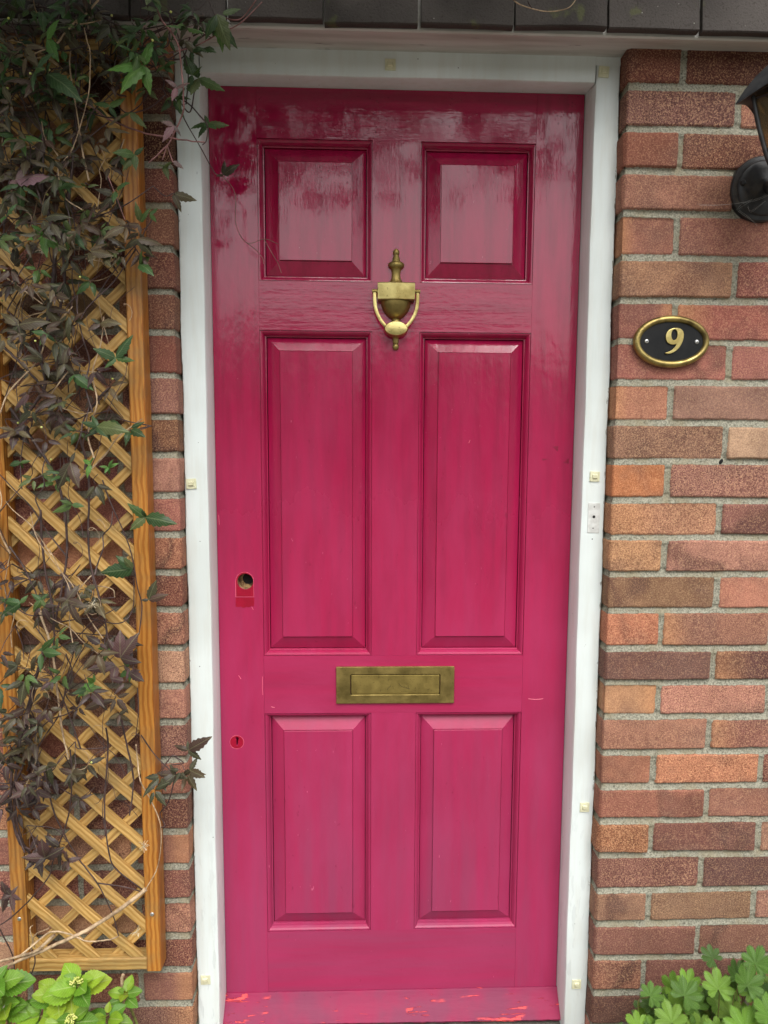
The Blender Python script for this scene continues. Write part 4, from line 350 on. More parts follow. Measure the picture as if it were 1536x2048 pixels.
def wall(name,side,edge,Z,perp0,cols,label):
    # Z: bed joint centres, top to bottom, extended both ways; row k lies under joint k
    Z=list(Z); 
    while Z[0]<TOP+.005: Z.insert(0,Z[0]+.0755); cols=[None]+cols; perp0=[None]+perp0
    while Z[-1]>-.05: Z.append(Z[-1]-.0745)
    Z=np.array(Z); dx=.002; W_=.95; RET=.062
    s=np.concatenate([np.arange(-RET,0,dx),np.arange(0,W_,dx)]); z=np.arange(0,TOP,dx)
    SS,ZZ=np.meshgrid(s,z)
    jz=vnoise(SS,ZZ,11,5+side,3)*.0030
    row=np.searchsorted(-Z,-(ZZ+jz))-1; row=np.clip(row,0,len(Z)-2)
    zt=Z[row]; zb=Z[row+1]
    rs=np.random.RandomState(31+side); nr=len(Z); p0=np.zeros(nr)
    for k in range(nr):
        v=perp0[k] if k<len(perp0) else None
        if v is None: v=.1075 if (k%2==HALF[side]) else .2195
        p0[k]=v+0
    jp=vnoise(SS,ZZ,14,15+side,3)*.0030
    u=(SS+jp-p0[row])/.2253; idx=np.floor(u).astype(int)+1      # brick number from the opening
    left=p0[row]+(idx-1)*.2253; right=left+.2253
    cr=.0055                                                   # half joint
    left=np.where(idx<=0,-.5,left+cr); right=right-cr
    # first brick begins at the corner and wraps round it
    left=np.where(idx<=0,-.5,left)
    right=np.where(idx<=0,p0[row]-cr,right)
    rj=rs.uniform(-.0012,.0012,(nr,12,4)); ii=np.clip(idx,0,11)
    left=left+rj[row,ii,0]; right=right+rj[row,ii,1]; top=zt-.0063+rj[row,ii,2]; bot=zb+.0063+rj[row,ii,3]
    X=SS+jp; Zq=ZZ+jz; rr=.0034
    cx_=(left+right)/2; cz_=(top+bot)/2; hx=(right-left)/2-rr; hz=(top-bot)/2-rr
    qx=np.abs(X-cx_)-hx; qz=np.abs(Zq-cz_)-hz
    sd=np.sqrt(np.maximum(qx,0)**2+np.maximum(qz,0)**2)+np.minimum(np.maximum(qx,qz),0)-rr
    sd=sd+vnoise(SS,ZZ,75,25+side,3)*.0022
    t=np.clip((sd+.0022)/.0032,0,1); t=t*t*(3-2*t)
    # mortar depth: struck joint, deeper under the brick above
    dz=np.clip((zt-Zq+.0063)/.0126,0,1); dzz=np.where(Zq<cz_,np.clip((zb+.0063-Zq)/.0063*.5,0,.5),np.clip(.5+(zt-Zq)/.0063*.5,.5,1))
    md=.0010+.0040*(1-dzz) ; md=np.where((qx>-rr)&(qz<-rr),.0028,md)
    md=md+vnoise(SS,ZZ,120,35+side,3)*.0028
    tilt=rs.uniform(-.0012,.0012,(nr,12,3))
    face=tilt[row,ii,0]+tilt[row,ii,1]*(X-cx_)/.1+tilt[row,ii,2]*(Zq-cz_)/.03+vnoise(SS,ZZ,30,45+side,4)*.0022+.0008
    depth=-(1-t)*(face)+t*md                                   # positive = inwards
    # colour
    C=np.zeros(SS.shape+(4,),np.float32); C[...,3]=1; spk=np.zeros(SS.shape,np.float32)
    bl=vnoise(SS,ZZ,14,55+side,3); bl2=vnoise(SS,ZZ,20,65+side,3)
    for k in range(nr-1):
        for b in range(0,7):
            mk=(row==k)&(ii==b)
            if not mk.any(): continue
            c=cols[k][b] if (k<len(cols) and cols[k] is not None and b<len(cols[k])) else None
            if c is None: c=PAL[rs.randint(len(PAL))]; c=tuple(min(255,max(30,v+rs.randint(-10,11))) for v in c)
            base=np.array(lin(c)[:3])*1.06; arr=np.repeat(base[None],mk.sum(),0)
            x=X[mk]; zz=Zq[mk]; sp=rs.uniform(.1,.9); kind=rs.rand()
            xx=(x-cx_[mk])/np.maximum(.03,(right-left)[mk]/2) if b>0 else (x-p0[k]*.5)/(p0[k]*.5)
            if kind<.36:                                       # kiln-dark band with a curved edge
                c0=rs.uniform(-.8,.8); wdt=rs.uniform(.2,.5); f=np.clip((wdt-np.abs(xx-c0+rs.uniform(-9,9)*(zz-cz_[mk])+bl[mk]*1.9))/.30,0,1)*rs.uniform(.35,.85)
                dark=np.array(lin((96,60,54))[:3]) if rs.rand()<.7 else np.array(lin((122,74,62))[:3])
                arr=arr*(1-f[:,None])+dark*f[:,None]
            elif kind<.62:                                     # orange end
                sgn=rs.choice([-1,1]); f=np.clip((xx*sgn-rs.uniform(0,.5))/.5,0,1)*.6
                arr=arr*(1-f[:,None])+np.array(lin((206,134,78))[:3])*f[:,None]
            m2=np.clip(bl2[mk]*2.2+.1,0,1)[:,None]; arr=arr*(1+bl[mk][:,None]*.5); arr=arr*(1-m2*.6)+np.array(lin((124,88,78) if k%3 else (104,72,66))[:3])*m2*.6
            C[mk,:3]=arr; spk[mk]=sp
    # speckle strong on known sandy bricks
    nz,ns=SS.shape
    # position: wraps round the arris for s<0
    A=np.clip(SS,0,None); B=np.clip(-SS,0,None); isf=(SS>=0)
    px=np.where(isf,A,depth); py=np.where(isf,depth,B)
    # soften the arris
    e=.004; f=np.clip(1-np.abs(SS)/e,0,1)**2*.0015; px=px+f*1.; py=py+f*1.
    xw=edge+side*px; co=np.stack([xw,py,ZZ],-1).reshape(-1,3)
    I=np.arange(nz*ns).reshape(nz,ns); a,b,c,d=I[:-1,:-1],I[:-1,1:],I[1:,1:],I[1:,:-1]
    F=np.stack([a,b,c,d],-1).reshape(-1,4)
    if side<0: F=F[:,::-1]
    me=np_mesh(name,co,F)
    at=me.attributes.new('bcol','FLOAT_COLOR','POINT'); at.data.foreach_set('color',C.reshape(-1))
    at=me.attributes.new('bsd','FLOAT','POINT'); at.data.foreach_set('value',(sd*1000).astype(np.float32).reshape(-1))
    at=me.attributes.new('bspk','FLOAT','POINT'); at.data.foreach_set('value',spk.reshape(-1))
    o=link(name,me,'brick',house,True); o['label']=label; return o
HALF={1:1,-1:0}
colsR=[CR[k] for k in range(25)]+[CR[25]]
wall('brick_wall',1,.4195,[ZR[0]+.0755]+list(ZR),[x-.4195 for x in XR],colsR,'brick wall to the right of the door')
# left wall: row parity so that the row under the joint at z=.3137 is a half brick
zl=[ZL[0]+.0755]+list(ZL)
pl=[(.1075 if (k%2==1) else .2195)+random.uniform(-.004,.004) for k in range(len(zl))]
wall('brick_wall',-1,-.4185,zl,pl,[[c] for c in KL[:len(zl)]],'brick wall to the left of the door')
bm=bmesh.new(); bmesh.ops.create_uvsphere(bm,u_segments=16,v_segments=10,radius=.0048,matrix=Matrix.Translation((.6335,.0010,1.3615))@Matrix.Rotation(.5,4,'Y')@Matrix.Diagonal((.7,.5,1.2,1))); bm_link('drill_hole',bm,'dark_void',house,True)
# dark room side behind the frame, and wall cores
box('inner_wall',-1.4,1.4,.19,.24,0,2.6,'dark_void',house)
box('wall_core',.43,1.369,.012,.188,0,2.114,'dark_void',house); box('wall_core',-1.368,-.43,.012,.188,0,2.114,'dark_void',house)
# soffit board and fascia
def soffit():
    bm=bmesh.new(); n=120; x0,x1=-1.37,1.37; rows=[]
    for i in range(n+1):
        x=x0+(x1-x0)*i/n; e=random.uniform(-.0008,.0008)
        rows.append([bm.verts.new(p) for p in ((x,.19,2.1190),(x,.030,2.1186),(x,-.0470+e,2.1085+e*.5),(x,-.050+e,2.111),(x,-.050,2.20),(x,.19,2.20))])
    for a,b in zip(rows,rows[1:]):
        for k in range(6): bm.faces.new((a[k],b[k],b[(k+1)%6],a[(k+1)%6]))
    bm.faces.new(rows[0]); bm.faces.new(rows[-1][::-1])
    bm_link('soffit_board',bm,'soffit',house,25)
soffit()
# tile hanging: courses of plain tiles, each a slightly warped slab
def tiles():
    bm=bmesh.new(); tl=bm.verts.layers.float.new('tint')
    for crs in range(4):
        zb=2.1115+crs*.10; off=(-.133 if crs%2==0 else -.215)+.0; yb=-.066-crs*.001
        k=-9
        for k in range(-8,9):
            x0=off+k*.1648+random.uniform(-.001,.001); x1=x0+.1648-random.uniform(.0035,.0055); t=random.uniform(0,1)*.8
            dz=random.uniform(-.002,.002); tw=random.uniform(-.0025,.0025); dy=random.uniform(-.002,.002); n=5; cam_=random.uniform(.001,.003)
            cols=[]
            for i in range(n+1):
                f=i/n; x=x0+(x1-x0)*f; zz=zb+dz+tw*(f-.5)+random.uniform(-.0006,.0006); cy=-cam_*4*f*(1-f)
                ring=[(x,yb+dy+.013+cy,zz),(x,yb+dy+.0015+cy-.001,zz),(x,yb+dy+cy-.002,zz+.002),(x,yb+dy+cy+.014,zz+.16),(x,yb+dy+.026+cy,zz+.16)]
                vs=[]
                for p in ring: v=bm.verts.new(p); v[tl]=t; vs.append(v)
                cols.append(vs)
            for a,b in zip(cols,cols[1:]):
                for q in range(5): bm.faces.new((a[q],b[q],b[(q+1)%5],a[(q+1)%5]))
            bm.faces.new(cols[0]); bm.faces.new(cols[-1][::-1])
    bm_link('hung_tiles',bm,'tile',house,None)
tiles()
box('upper_wall',-1.36,1.36,-.020,.05,2.201,2.6,'dark_void',house)
# ================================================================ ground
def ground():
    bm=bmesh.new(); v=[bm.verts.new(p) for p in ((-60,-60,-.01),(60,-60,-.01),(60,60,-.01),(-60,60,-.01))]; bm.faces.new(v)
    tag(bm_link('ground',bm,'paving'),kind='structure')
ground()
def horizon_blocker():  # unseen bank added behind the camera to block low sky from the door's gloss
    bm=bmesh.new(); rows=[]
    for i in range(41):
        x=-60+3*i; rows.append([bm.verts.new((x,y,z)) for y,z in ((-17,-.005),(-20,2.6+.5*math.sin(i*.9)),(-24,4.2+1.2*math.sin(i*.95+1)),(-34,5.6+1.6*math.sin(i*.77)),(-60,7.0))])
    for a,b in zip(rows,rows[1:]):
        for k in range(4): bm.faces.new((a[k],a[k+1],b[k+1],b[k]))
    tag(bm_link('horizon_blocker',bm,'blocker_green',None,True),kind='structure')
horizon_blocker()
tag(box('doorstep',-.43,.43,-.30,.19,-.008,.118,'stone',None,.006),kind='structure')
tag(box('soil_bed',-1.4,-.50,-.34,.010,-.008,.06,'soil',None,.01),kind='structure')
tag(box('soil_bed',.50,1.4,-.34,.010,-.008,.06,'soil',None,.01),kind='structure')
# ================================================================ door frame
YF=.037; YD=.1015
frame=empty('door_frame',(0,YF,.12),'white painted timber door frame with yellowed cable clips stuck on it','door frame')
def jamb(x0,x1,name,top):
    bm=bmesh.new(); n=200; rows=[]; sx=1 if x0>0 else -1; out_,inn=(x1,x0) if sx>0 else (x0,x1)
    for i in range(n+1):
        z=.119+(top-.119)*i/n; j=lambda a: random.uniform(-a,a)
        wv=.0006*math.sin(z*9+sx)+.0004*math.sin(z*31)
        pr=[(out_,.17),(out_+j(.0005)+sx*.0011*math.sin(z*23+sx)*math.sin(z*7.1),YF+.004),(out_-sx*.0025+j(.0005)+sx*.0011*math.sin(z*23+sx)*math.sin(z*7.1),YF+j(.0002)),(inn+sx*.006+wv,YF),(inn+sx*.0018+wv,YF+.0015),(inn+wv,YF+.005),(inn-sx*.0008,YD+.006),(inn-sx*.0008,.17)]
        rows.append([bm.verts.new((a,b,z)) for a,b in pr])
    for a,b in zip(rows,rows[1:]):
        for k in range(len(a)-1): bm.faces.new((a[k],a[k+1],b[k+1],b[k]))
    return bm_link(name,bm,'white',frame,28)
jamb(-.4178,-.3705,'jamb',2.103); jamb(.3702,.4188,'jamb',2.103)
def head():
    bm=bmesh.new(); n=90; rows=[]; z0=2.072; x0,x1=-.3700,.3696
    for i in range(n+1):
        x=x0+(x1-x0)*i/n; wv=.0006*math.sin(x*13); j=lambda a: random.uniform(-a,a)
        pr=[(.17,z0+.009),(YD+.004,z0+.009),(YF+.006,z0+wv),(YF+.0015,z0+.002+wv),(YF+.0002,z0+.007+wv),(YF,z0+.0309+j(.0002)),(YF,2.1190)]
        rows.append([bm.verts.new((x,a,b)) for a,b in pr])
    for a,b in zip(rows,rows[1:]):
        for k in range(len(a)-1): bm.faces.new((a[k],a[k+1],b[k+1],b[k]))
    bm_link('head',bm,'white',frame,50)
head()
box('head_corner',-.4178,-.3702,YF+.0003,.16,2.1031,2.1183,'white',frame,.001); box('head_corner',.3700,.4188,YF+.0003,.16,2.1031,2.1183,'white',frame,.001)
# painted-over strike plate with screw holes
def strike():
    rect=lambda x0,x1,z0,z1:[(x0,z0),(x1,z0),(x1,z1),(x0,z1)]
    o=curve_fill('strike_plate',[rect(.3842,.4080,1.2170,1.2770),ell(.3965,1.269,.0014,.0014,12),ell(.3965,1.249,.003,.003,18),ell(.3955,1.226,.0014,.0014,12)],.0016,'strike_paint',frame,YF-.0014,.0004)
    bm=bmesh.new(); add_box(bm,.3855,.4065,YF-.0004,YF-.0001,1.219,1.275); bm_link('recess',bm,'black_metal',o)
    bm=bmesh.new(); lathe_bm(bm,[(0.0012,-.0002),(.0012,.0002)],(.3950,YF,1.204),'Y',12); bm_link('screw_hole',bm,'dark_void',o)
strike()
# ================================================================ door
door=empty('door',(0,YD,.13),'pink panelled front door with brass knocker and letter plate','door')
DX0,DX1=-.3692,.3685; DT=.044
rect=lambda x0,x1,z0,z1:[(x0,z0),(x1,z0),(x1,z1),(x0,z1)]
# columns of openings
PX=[(-.2765,-.0495),(.0455,.2740)]
PZ=[(1.7145,1.9855),(.9465,1.6185),(.3235,.8210)]
def keyhole(cx,cz):
    p=[]; r=.0036
    for i in range(15):
        a=math.radians(-60+300*i/14); p.append((cx+r*math.cos(a),cz+.006+r*math.sin(a)))
    p+= [(cx-.0021,cz-.010),(cx+.0021,cz-.010)]
    return p
def stile(name,x0,x1,z0,z1,holes=()):
    return curve_fill(name,[rect(x0,x1,z0,z1)]+list(holes),DT,'door_v',door,YD,.0006)
stile('stile',DX0,PX[0][0],.1300,2.0800,[ell(-.3128,1.106,.0165,.0165,32),keyhole(-.3355,.7605)])
stile('stile',PX[1][1],DX1,.1300,2.0800)
def rail(x0,x1,z0,z1): return box('rail',x0,x1,YD+.0002,YD+DT,z0,z1,'door_h',door,.0006,1)
G=.00015
for z0,z1 in ((PZ[0][1],2.080),(PZ[1][1],PZ[0][0]),(PZ[2][1],PZ[1][0]),(.130,PZ[2][0])): rail(PX[0][0]+G,PX[1][0 if False else 1]-G,z0,z1)
for z0,z1 in PZ: box('muntin',PX[0][1],PX[1][0],YD+.0001,YD+DT,z0+G,z1-G,'door_v',door,.0006,1)
def panel(x0,x1,z0,z1,first):
    # moulding ring
    prof=[(0,.0004),(.0001,.0036),(.0012,.0036),(.0016,.0016),(.0034,.0020),(.0060,.0046),(.0088,.0092),(.0098,.0145),(.0118,.0150),(.0122,.0225)]
    bm=bmesh.new(); rs=[]
    for a,d in prof:
        rs.append([bm.verts.new(p) for p in ((x0+a,YD+d,z0+a),(x1-a,YD+d,z0+a),(x1-a,YD+d,z1-a),(x0+a,YD+d,z1-a))])
    hor=[];
    for a,b in zip(rs,rs[1:]):
        for i in range(4): bm.faces.new((a[i],a[(i+1)%4],b[(i+1)%4],b[i]))
    bm_link('panel_moulding',bm,'door_v',door)
    # raised and fielded panel
    g=.0130; bw=.0262 if z1-z0>.3 else .0272
    fl=[(g,.0230),(g+.0003,.0190)]+[(g+bw*t,.0190-.0125*t) for t in (.33,.66,1)]+[(g+bw+.0002,.0078),(g+bw+.0010,.0078),(g+bw+.0013,.0038),(g+bw+.0020,.0033)]
    bm=bmesh.new(); rs=[]
    for a,d in fl:
        rs.append([bm.verts.new(p) for p in ((x0+a,YD+d,z0+a),(x1-a,YD+d,z0+a),(x1-a,YD+d,z1-a),(x0+a,YD+d,z1-a))])
    for a,b in zip(rs,rs[1:]):
        for i in range(4): bm.faces.new((a[i],a[(i+1)%4],b[(i+1)%4],b[i]))
    bm.faces.new(rs[-1]); bm.faces.new(rs[0][::-1])
    bm_link('panel',bm,'door_v',door)
for (z0,z1) in PZ:
    for (x0,x1) in PX: panel(x0,x1,z0,z1,False)
box('door_core',DX0+.002,DX1-.002,YD+.020,YD+.043,.135,2.07,'dark_void',door)
bpy.data.objects.remove(bpy.data.objects['door_core'])
box('door_back',DX0-.001,DX1+.001,YD+DT+.001,YD+DT+.004,.132,2.07,'dark_void',door)
# lock hole lining and paint left bare by old fittings
def lining():
    bm=bmesh.new(); lathe_bm(bm,[(.01645,.0018),(.01645,.030)],(-.3128,YD,1.106),'Y',40)
    for f in [f for f in bm.faces if len(f.verts)>4]: bm.faces.remove(f)
    sdf=bm_link('lock_hole_lining',bm,'hole_wood',door)
    bm=bmesh.new(); lathe_bm(bm,[(.0164,.0215),(.0164,.0222)],(-.3128,YD,1.106),'Y',30); bm_link('lock_hole_wood',bm,'hole_wood',door)
    bm=bmesh.new(); lathe_bm(bm,[(.0118,.0205),(.0118,.0212)],(-.3098,YD,1.1088),'Y',30); bm_link('lock_hole_dark',bm,'dark_void',door)
lining()
def bare():
    def arch(cx,cz,r,zb):
        return [(cx+r*math.cos(math.radians(a)),cz+r*math.sin(math.radians(a))) for a in range(0,181,10)]+[(cx-r,zb),(cx+r,zb)]
    j=lambda P,a=.0005:[(x+random.uniform(-a,a),z+random.uniform(-a,a)) for x,z in P]
    h=ell(-.3128,1.106,.0167,.0167,32)
    curve_fill('lock_outline',[j(arch(-.3140,1.107,.0190,1.0730)),arch(-.3140,1.107,.0183,1.0738)],.0003,'red_edge',door,YD-.00035)
    curve_fill('lock_mark',[arch(-.3140,1.107,.0182,1.0740),h],.0002,'red_bare',door,YD-.00025)
    b=[(-.3330+.0385*i/10,1.0722) for i in range(11)]+[(-.2950-.0385*i/14,1.0500+random.uniform(-.0025,.0025)+.004*abs(i-7)/7) for i in range(15)]
    curve_fill('paint_run',[b],.0002,'red_bare',door,YD-.00022)
    curve_fill('keyhole_mark',[ell(-.3362,.7585,.0142,.0142,36),keyhole(-.3355,.7605)],.0002,'red_bare',door,YD-.00025)
    curve_fill('keyhole_outline',[j(ell(-.3362,.7585,.0150,.0150,36),.0003),ell(-.3362,.7585,.0144,.0144,36)],.0003,'red_edge',door,YD-.0003)
    for P in ([(.3030,1.3640),(.3170,1.3640),(.3050,1.3600)],[(.3250,1.3890),(.3370,1.3905),(.3360,1.3790)],[(.3480,1.3560),(.3590,1.3660),(.3600,1.3545)]):
        curve_fill('paint_chip',[P],.0002,'red_dark',door,YD-.0002)
bare()
def scuffs():
    bm=bmesh.new()
    for P in ([(-.2800,.9020),(-.2803,.8800),(-.2797,.8620)],[(.288,.850),(.305,.8485),(.320,.8500)],[(-.262,.836),(-.255,.834)],[(-.300,1.052),(-.297,1.046)],[(.15,1.395),(.153,1.402)],[(-.365,1.245),(-.364,1.225)],[(-.33,.905),(-.325,.897)]):
        tube_bm(bm,catmull([(x,YD-.0002,z) for x,z in P],4),.0006,4)
    bm_link('scratch',bm,'red_edge',door)
scuffs()
# weatherboard
def wboard():
    bm=bmesh.new(); n=140; rows=[]; x0,x1=-.3745,.3835
    for i in range(n+1):
        f=i/n; x=x0+(x1-x0)*f; j=lambda a: random.uniform(-a,a); e=.0015 if 0<i<n else 0
        dz=-.0035*f
        pr=[(YD-.0005,.1825),(YD-.0030,.1822+j(.0004)),(YD-.0052,.1790),(YD-.0090+j(.0003),.1720),(YD-.0190+j(.0004),.1600),(YD-.0330+j(.0006),.1450+dz),(YD-.0400+j(.0005),.1365+dz),(YD-.0375,.1320+dz+j(.001)),(YD-.0005,.1300+dz)]
        if i in (0,n): pr=[(a,b) for a,b in pr]
        rows.append([bm.verts.new((x,a,b)) for a,b in pr])
    for a,b in zip(rows,rows[1:]):
        for k in range(9): bm.faces.new((a[k],b[k],b[(k+1)%9],a[(k+1)%9]))
    # slant the ends: narrower at the top, as the board fits the frame
    for r in (rows[0],rows[-1]):
        s=1 if r is rows[-1] else -1
        for v in r:
            v.co.x=s*(.3700 if v.co.z>.165 else (.3765 if s<0 else .3800))
    for r in (rows[1],rows[-2]):
        s=1 if r is rows[-2] else -1
        for v in r: v.co.x=s*(.366 if v.co.z>.165 else .3715)
    bm.faces.new(rows[0]); bm.faces.new(rows[-1][::-1]); bm_link('weatherboard',bm,'wb',door,35)
wboard()
# ---- knocker
def knocker():
    k=empty('knocker',(-.0045,YD,1.67),None,None); k.parent=door; k.location=Vector((-.0045,YD,1.67))-Vector(door.location)
    cx=-.0022; s=.000141; z0=1.7735-.0187+.0187; YK=YD-.004
    Z=lambda y:1.7946-(y*s)-(y-600)*s*.05*(y<600)+(y-1233)*s*.05*(y>1233)              # crop rows to height
    top=[(2,128),(26,140),(42,160),(47,182),(42,203),(34,214),(34,222),(42,232),(50,262),(60,292),(68,306),(98,314),(113,328),(116,348),(112,366),(98,384),(80,394),(70,412),(61,450),(61,490),(70,530),(92,562),(130,590),(160,602)]
    bm=bmesh.new(); lathe_bm(bm,[(r*s,Z(y)) for r,y in top],(cx,YK+.001,0),'Z',36,.75); bm_link('finial',bm,'brass_dull',k,40)
    # block
    bm=bmesh.new(); n=14; rows=[]
    for i in range(n+1):
        f=i/n*2-1; x=cx+f*.0368; bow=-.0035*(1-f*f)
        rows.append([bm.verts.new((x,a,b)) for a,b in ((YD+.0,Z(602)),(YD-.0245+bow,Z(602)),(YD-.0260+bow,Z(614)),(YD-.0250+bow,Z(826)),(YD-.0235+bow,Z(836)),(YD+.0,Z(836)))])
    for a,b in zip(rows,rows[1:]):
        for q in range(6): bm.faces.new((a[q],b[q],b[(q+1)%6],a[(q+1)%6]))
    bm.faces.new(rows[0]); bm.faces.new(rows[-1][::-1]); bm_link('block',bm,'brass',k,30)
    bowl=[(215,836),(214,870),(205,905),(190,945),(168,985),(140,1020),(108,1052),(78,1072),(60,1080),(56,1092),(64,1104),(66,1112),(52,1120),(50,1135),(62,1150),(80,1180),(70,1260),(56,1330),(50,1340),(44,1370),(42,1410),(40,1428),(30,1436),(38,1448),(45,1470),(44,1492),(34,1512),(20,1524),(2,1530)]
    bm=bmesh.new(); lathe_bm(bm,[(r*s,Z(y)) for r,y in bowl],(cx,YK+.001,0),'Z',36,.75); bm_link('urn',bm,'brass_dull',k,40)
    # handle: two arms meeting at the oval pad
    h=bmesh.new(); L=[(-304,735),(-304,800),(-300,880),(-288,960),(-262,1035),(-225,1105),(-180,1165),(-128,1215),(-60,1250),(0,1262)]
    pts=catmull([(cx+a*s,YD-.0165-.004*i/9,Z(b)) for i,(a,b) in enumerate(L)],5)
    pts=pts+[Vector((2*cx-p.x,p.y,p.z)) for p in reversed(pts[:-1])]
    rings=[]
    for i,p in enumerate(pts):
        d=(pts[min(i+1,len(pts)-1)]-pts[max(i-1,0)]).normalized(); nrm=Vector((0,-1,0)); a=d.cross(nrm).normalized(); wd=.0037; th=.0042
        ring=[]
        for t in range(10):
            an=2*math.pi*t/10; q=a*(wd*max(-.86,min(.86,math.cos(an)*1.15)))+nrm*(th*max(-.8,min(.8,math.sin(an)*1.1)))
            ring.append(h.verts.new(p+q))
        rings.append(ring)
    for a,b in zip(rings,rings[1:]):
        for i in range(10): h.faces.new((a[i],a[(i+1)%10],b[(i+1)%10],b[i]))
    h.faces.new(rings[0]); h.faces.new(rings[-1][::-1])
    hb=bm_link('handle',h,'brass',k,40)
    # pad: pointed oval dome
    bm=bmesh.new(); zc=Z(1233)
    R=[]
    for q,(sc,y) in enumerate(((.93,-.0120),(1.08,-.0185),(1.03,-.0240),(.96,-.0262),(.55,-.0272))):
        ring=[]
        for i in range(40):
            a=2*math.pi*i/40; ca,sa=math.cos(a),math.sin(a); rx=162*s*sc; rz=(98 if sa>0 else 98)*s*sc
            ring.append(bm.verts.new((cx+rx*ca,YD+y,zc+rz*sa*(abs(sa)**.12) - (.004 if q==0 else 0))))
        R.append(ring)
    for a,b in zip(R,R[1:]):
        for i in range(40): bm.faces.new((a[i],a[(i+1)%40],b[(i+1)%40],b[i]))
    bm.faces.new(R[0]); bm.faces.new(R[-1]); bm_link('knocker_pad',bm,'brass',k,45)
    for sx in (-1,1):
        bm=bmesh.new(); c=Vector((cx+sx*303*s,YD-.0165,Z(716)))
        tube_bm(bm,[c+Vector((-sx*.007,0,0)),c+Vector((-sx*.0045,0,0)),c+Vector((sx*.0043,0,0)),c+Vector((sx*.0050,0,0))],.0044,16); bm_link('pivot',bm,'brass_dull',k,40)
knocker()
# ---- letter plate
def letter():
    cx,cz=.0015,.8835
    def rr(hx,hz,r,n=5):
        P=[]
        for sx,sz,a0 in ((1,1,0),(-1,1,90),(-1,-1,180),(1,-1,270)):
            for i in range(n+1):
                a=math.radians(a0+90*i/n); P.append((cx+sx*(hx-r)+r*math.cos(a),cz+sz*(hz-r)+r*math.sin(a)))
        return P
    lp=curve_fill('letter_plate',[rr(.1255,.0400,.0012),[(x,z+.0012) for x,z in rr(.0955,.0222,.0025)]],.0055,'brass_dull',door,YD-.0055,.0009)
    bm=bmesh.new()
    for i,(hx,hz,y) in enumerate(((.0935,.0205,-.0002),(.0935,.0205,-.0034),(.0925,.0195,-.0043))): pass
    o=curve_fill('flap',[[(x,z+.0016) for x,z in rr(.0940,.0204,.002)]],.0042,'brass_flap',lp,YD-.0048,.0010)
    bm=bmesh.new(); add_box(bm,cx-.0952,cx+.0952,YD-.0012,YD-.0006,cz-.0205,cz+.0232); bm_link('slot_gap',bm,'dark_void',lp)
    bm=bmesh.new(); add_box(bm,cx-.093,cx+.093,YD-.0052,YD-.0030,cz-.0206,cz-.0188); bevel(bm,.0006,1); bm_link('flap_lip',bm,'brass_flap',lp,30)
    # scratches on the flap
    bm=bmesh.new()
    for P in ([(.0165,.8905),(.0200,.8850),(.0262,.8815),(.0330,.8795),(.0400,.8785)],[(-.0090,.8760),(-.0060,.8800),(-.0010,.8845)],[(.0360,.8780),(.0362,.8860)]):
        tube_bm(bm,catmull([(x-.0075,YD-.0049,z-.003) for x,z in P],4),.00028,4)
    bm_link('scratch',bm,'dark_void',lp)
letter()
# ================================================================ cable clips
def clip_mesh():
    bm=bmesh.new(); add_box(bm,-.0098,.0098,-.0024,0,-.0098,.0098); bevel(bm,.0007,2)
    v=add_box(bm,-.0050,.0050,-.0056,-.0025,-.0046,.0046)
    for q in v:
        if q.co.y<-.004: q.co.x*=.78; q.co.z*=.62
    add_box(bm,-.0086,-.0066,-.0036,-.0025,-.0086,.0086); add_box(bm,.0066,.0086,-.0036,-.0025,-.0086,.0086)
    bmesh.ops.recalc_face_normals(bm,faces=bm.faces); me=bpy.data.meshes.new('cable_clip'); bm.to_mesh(me); bm.free(); me.materials.append(M['clip_plastic']); return me
cm=clip_mesh()
for x,z,l,r in ((-.0175,2.0945,'pale square cable clip on the frame head above the middle of the door',0),(.3850,2.0910,'pale square cable clip at the top right corner of the door frame',4),
 (-.4040,1.3120,'cream cable clip halfway up the left door jamb',-3),(.3950,1.3300,'cream cable clip on the right jamb just above the painted strike plate',2),
 (.3985,.6370,'cream cable clip low on the right jamb, between the strike plate and the lowest clip',1),(-.3990,.2630,'cream cable clip near the bottom of the left door jamb',-2),(.3945,.2360,'lowest cream cable clip on the right jamb beside the pink weatherboard',0)):
    o=bpy.data.objects.new('cable_clip',cm); COL.objects.link(o); o.location=(x,YF-.0002,z); o.rotation_euler=(0,math.radians(r),0); tag(o,l,'cable clip','cream cable clips on the white door frame')
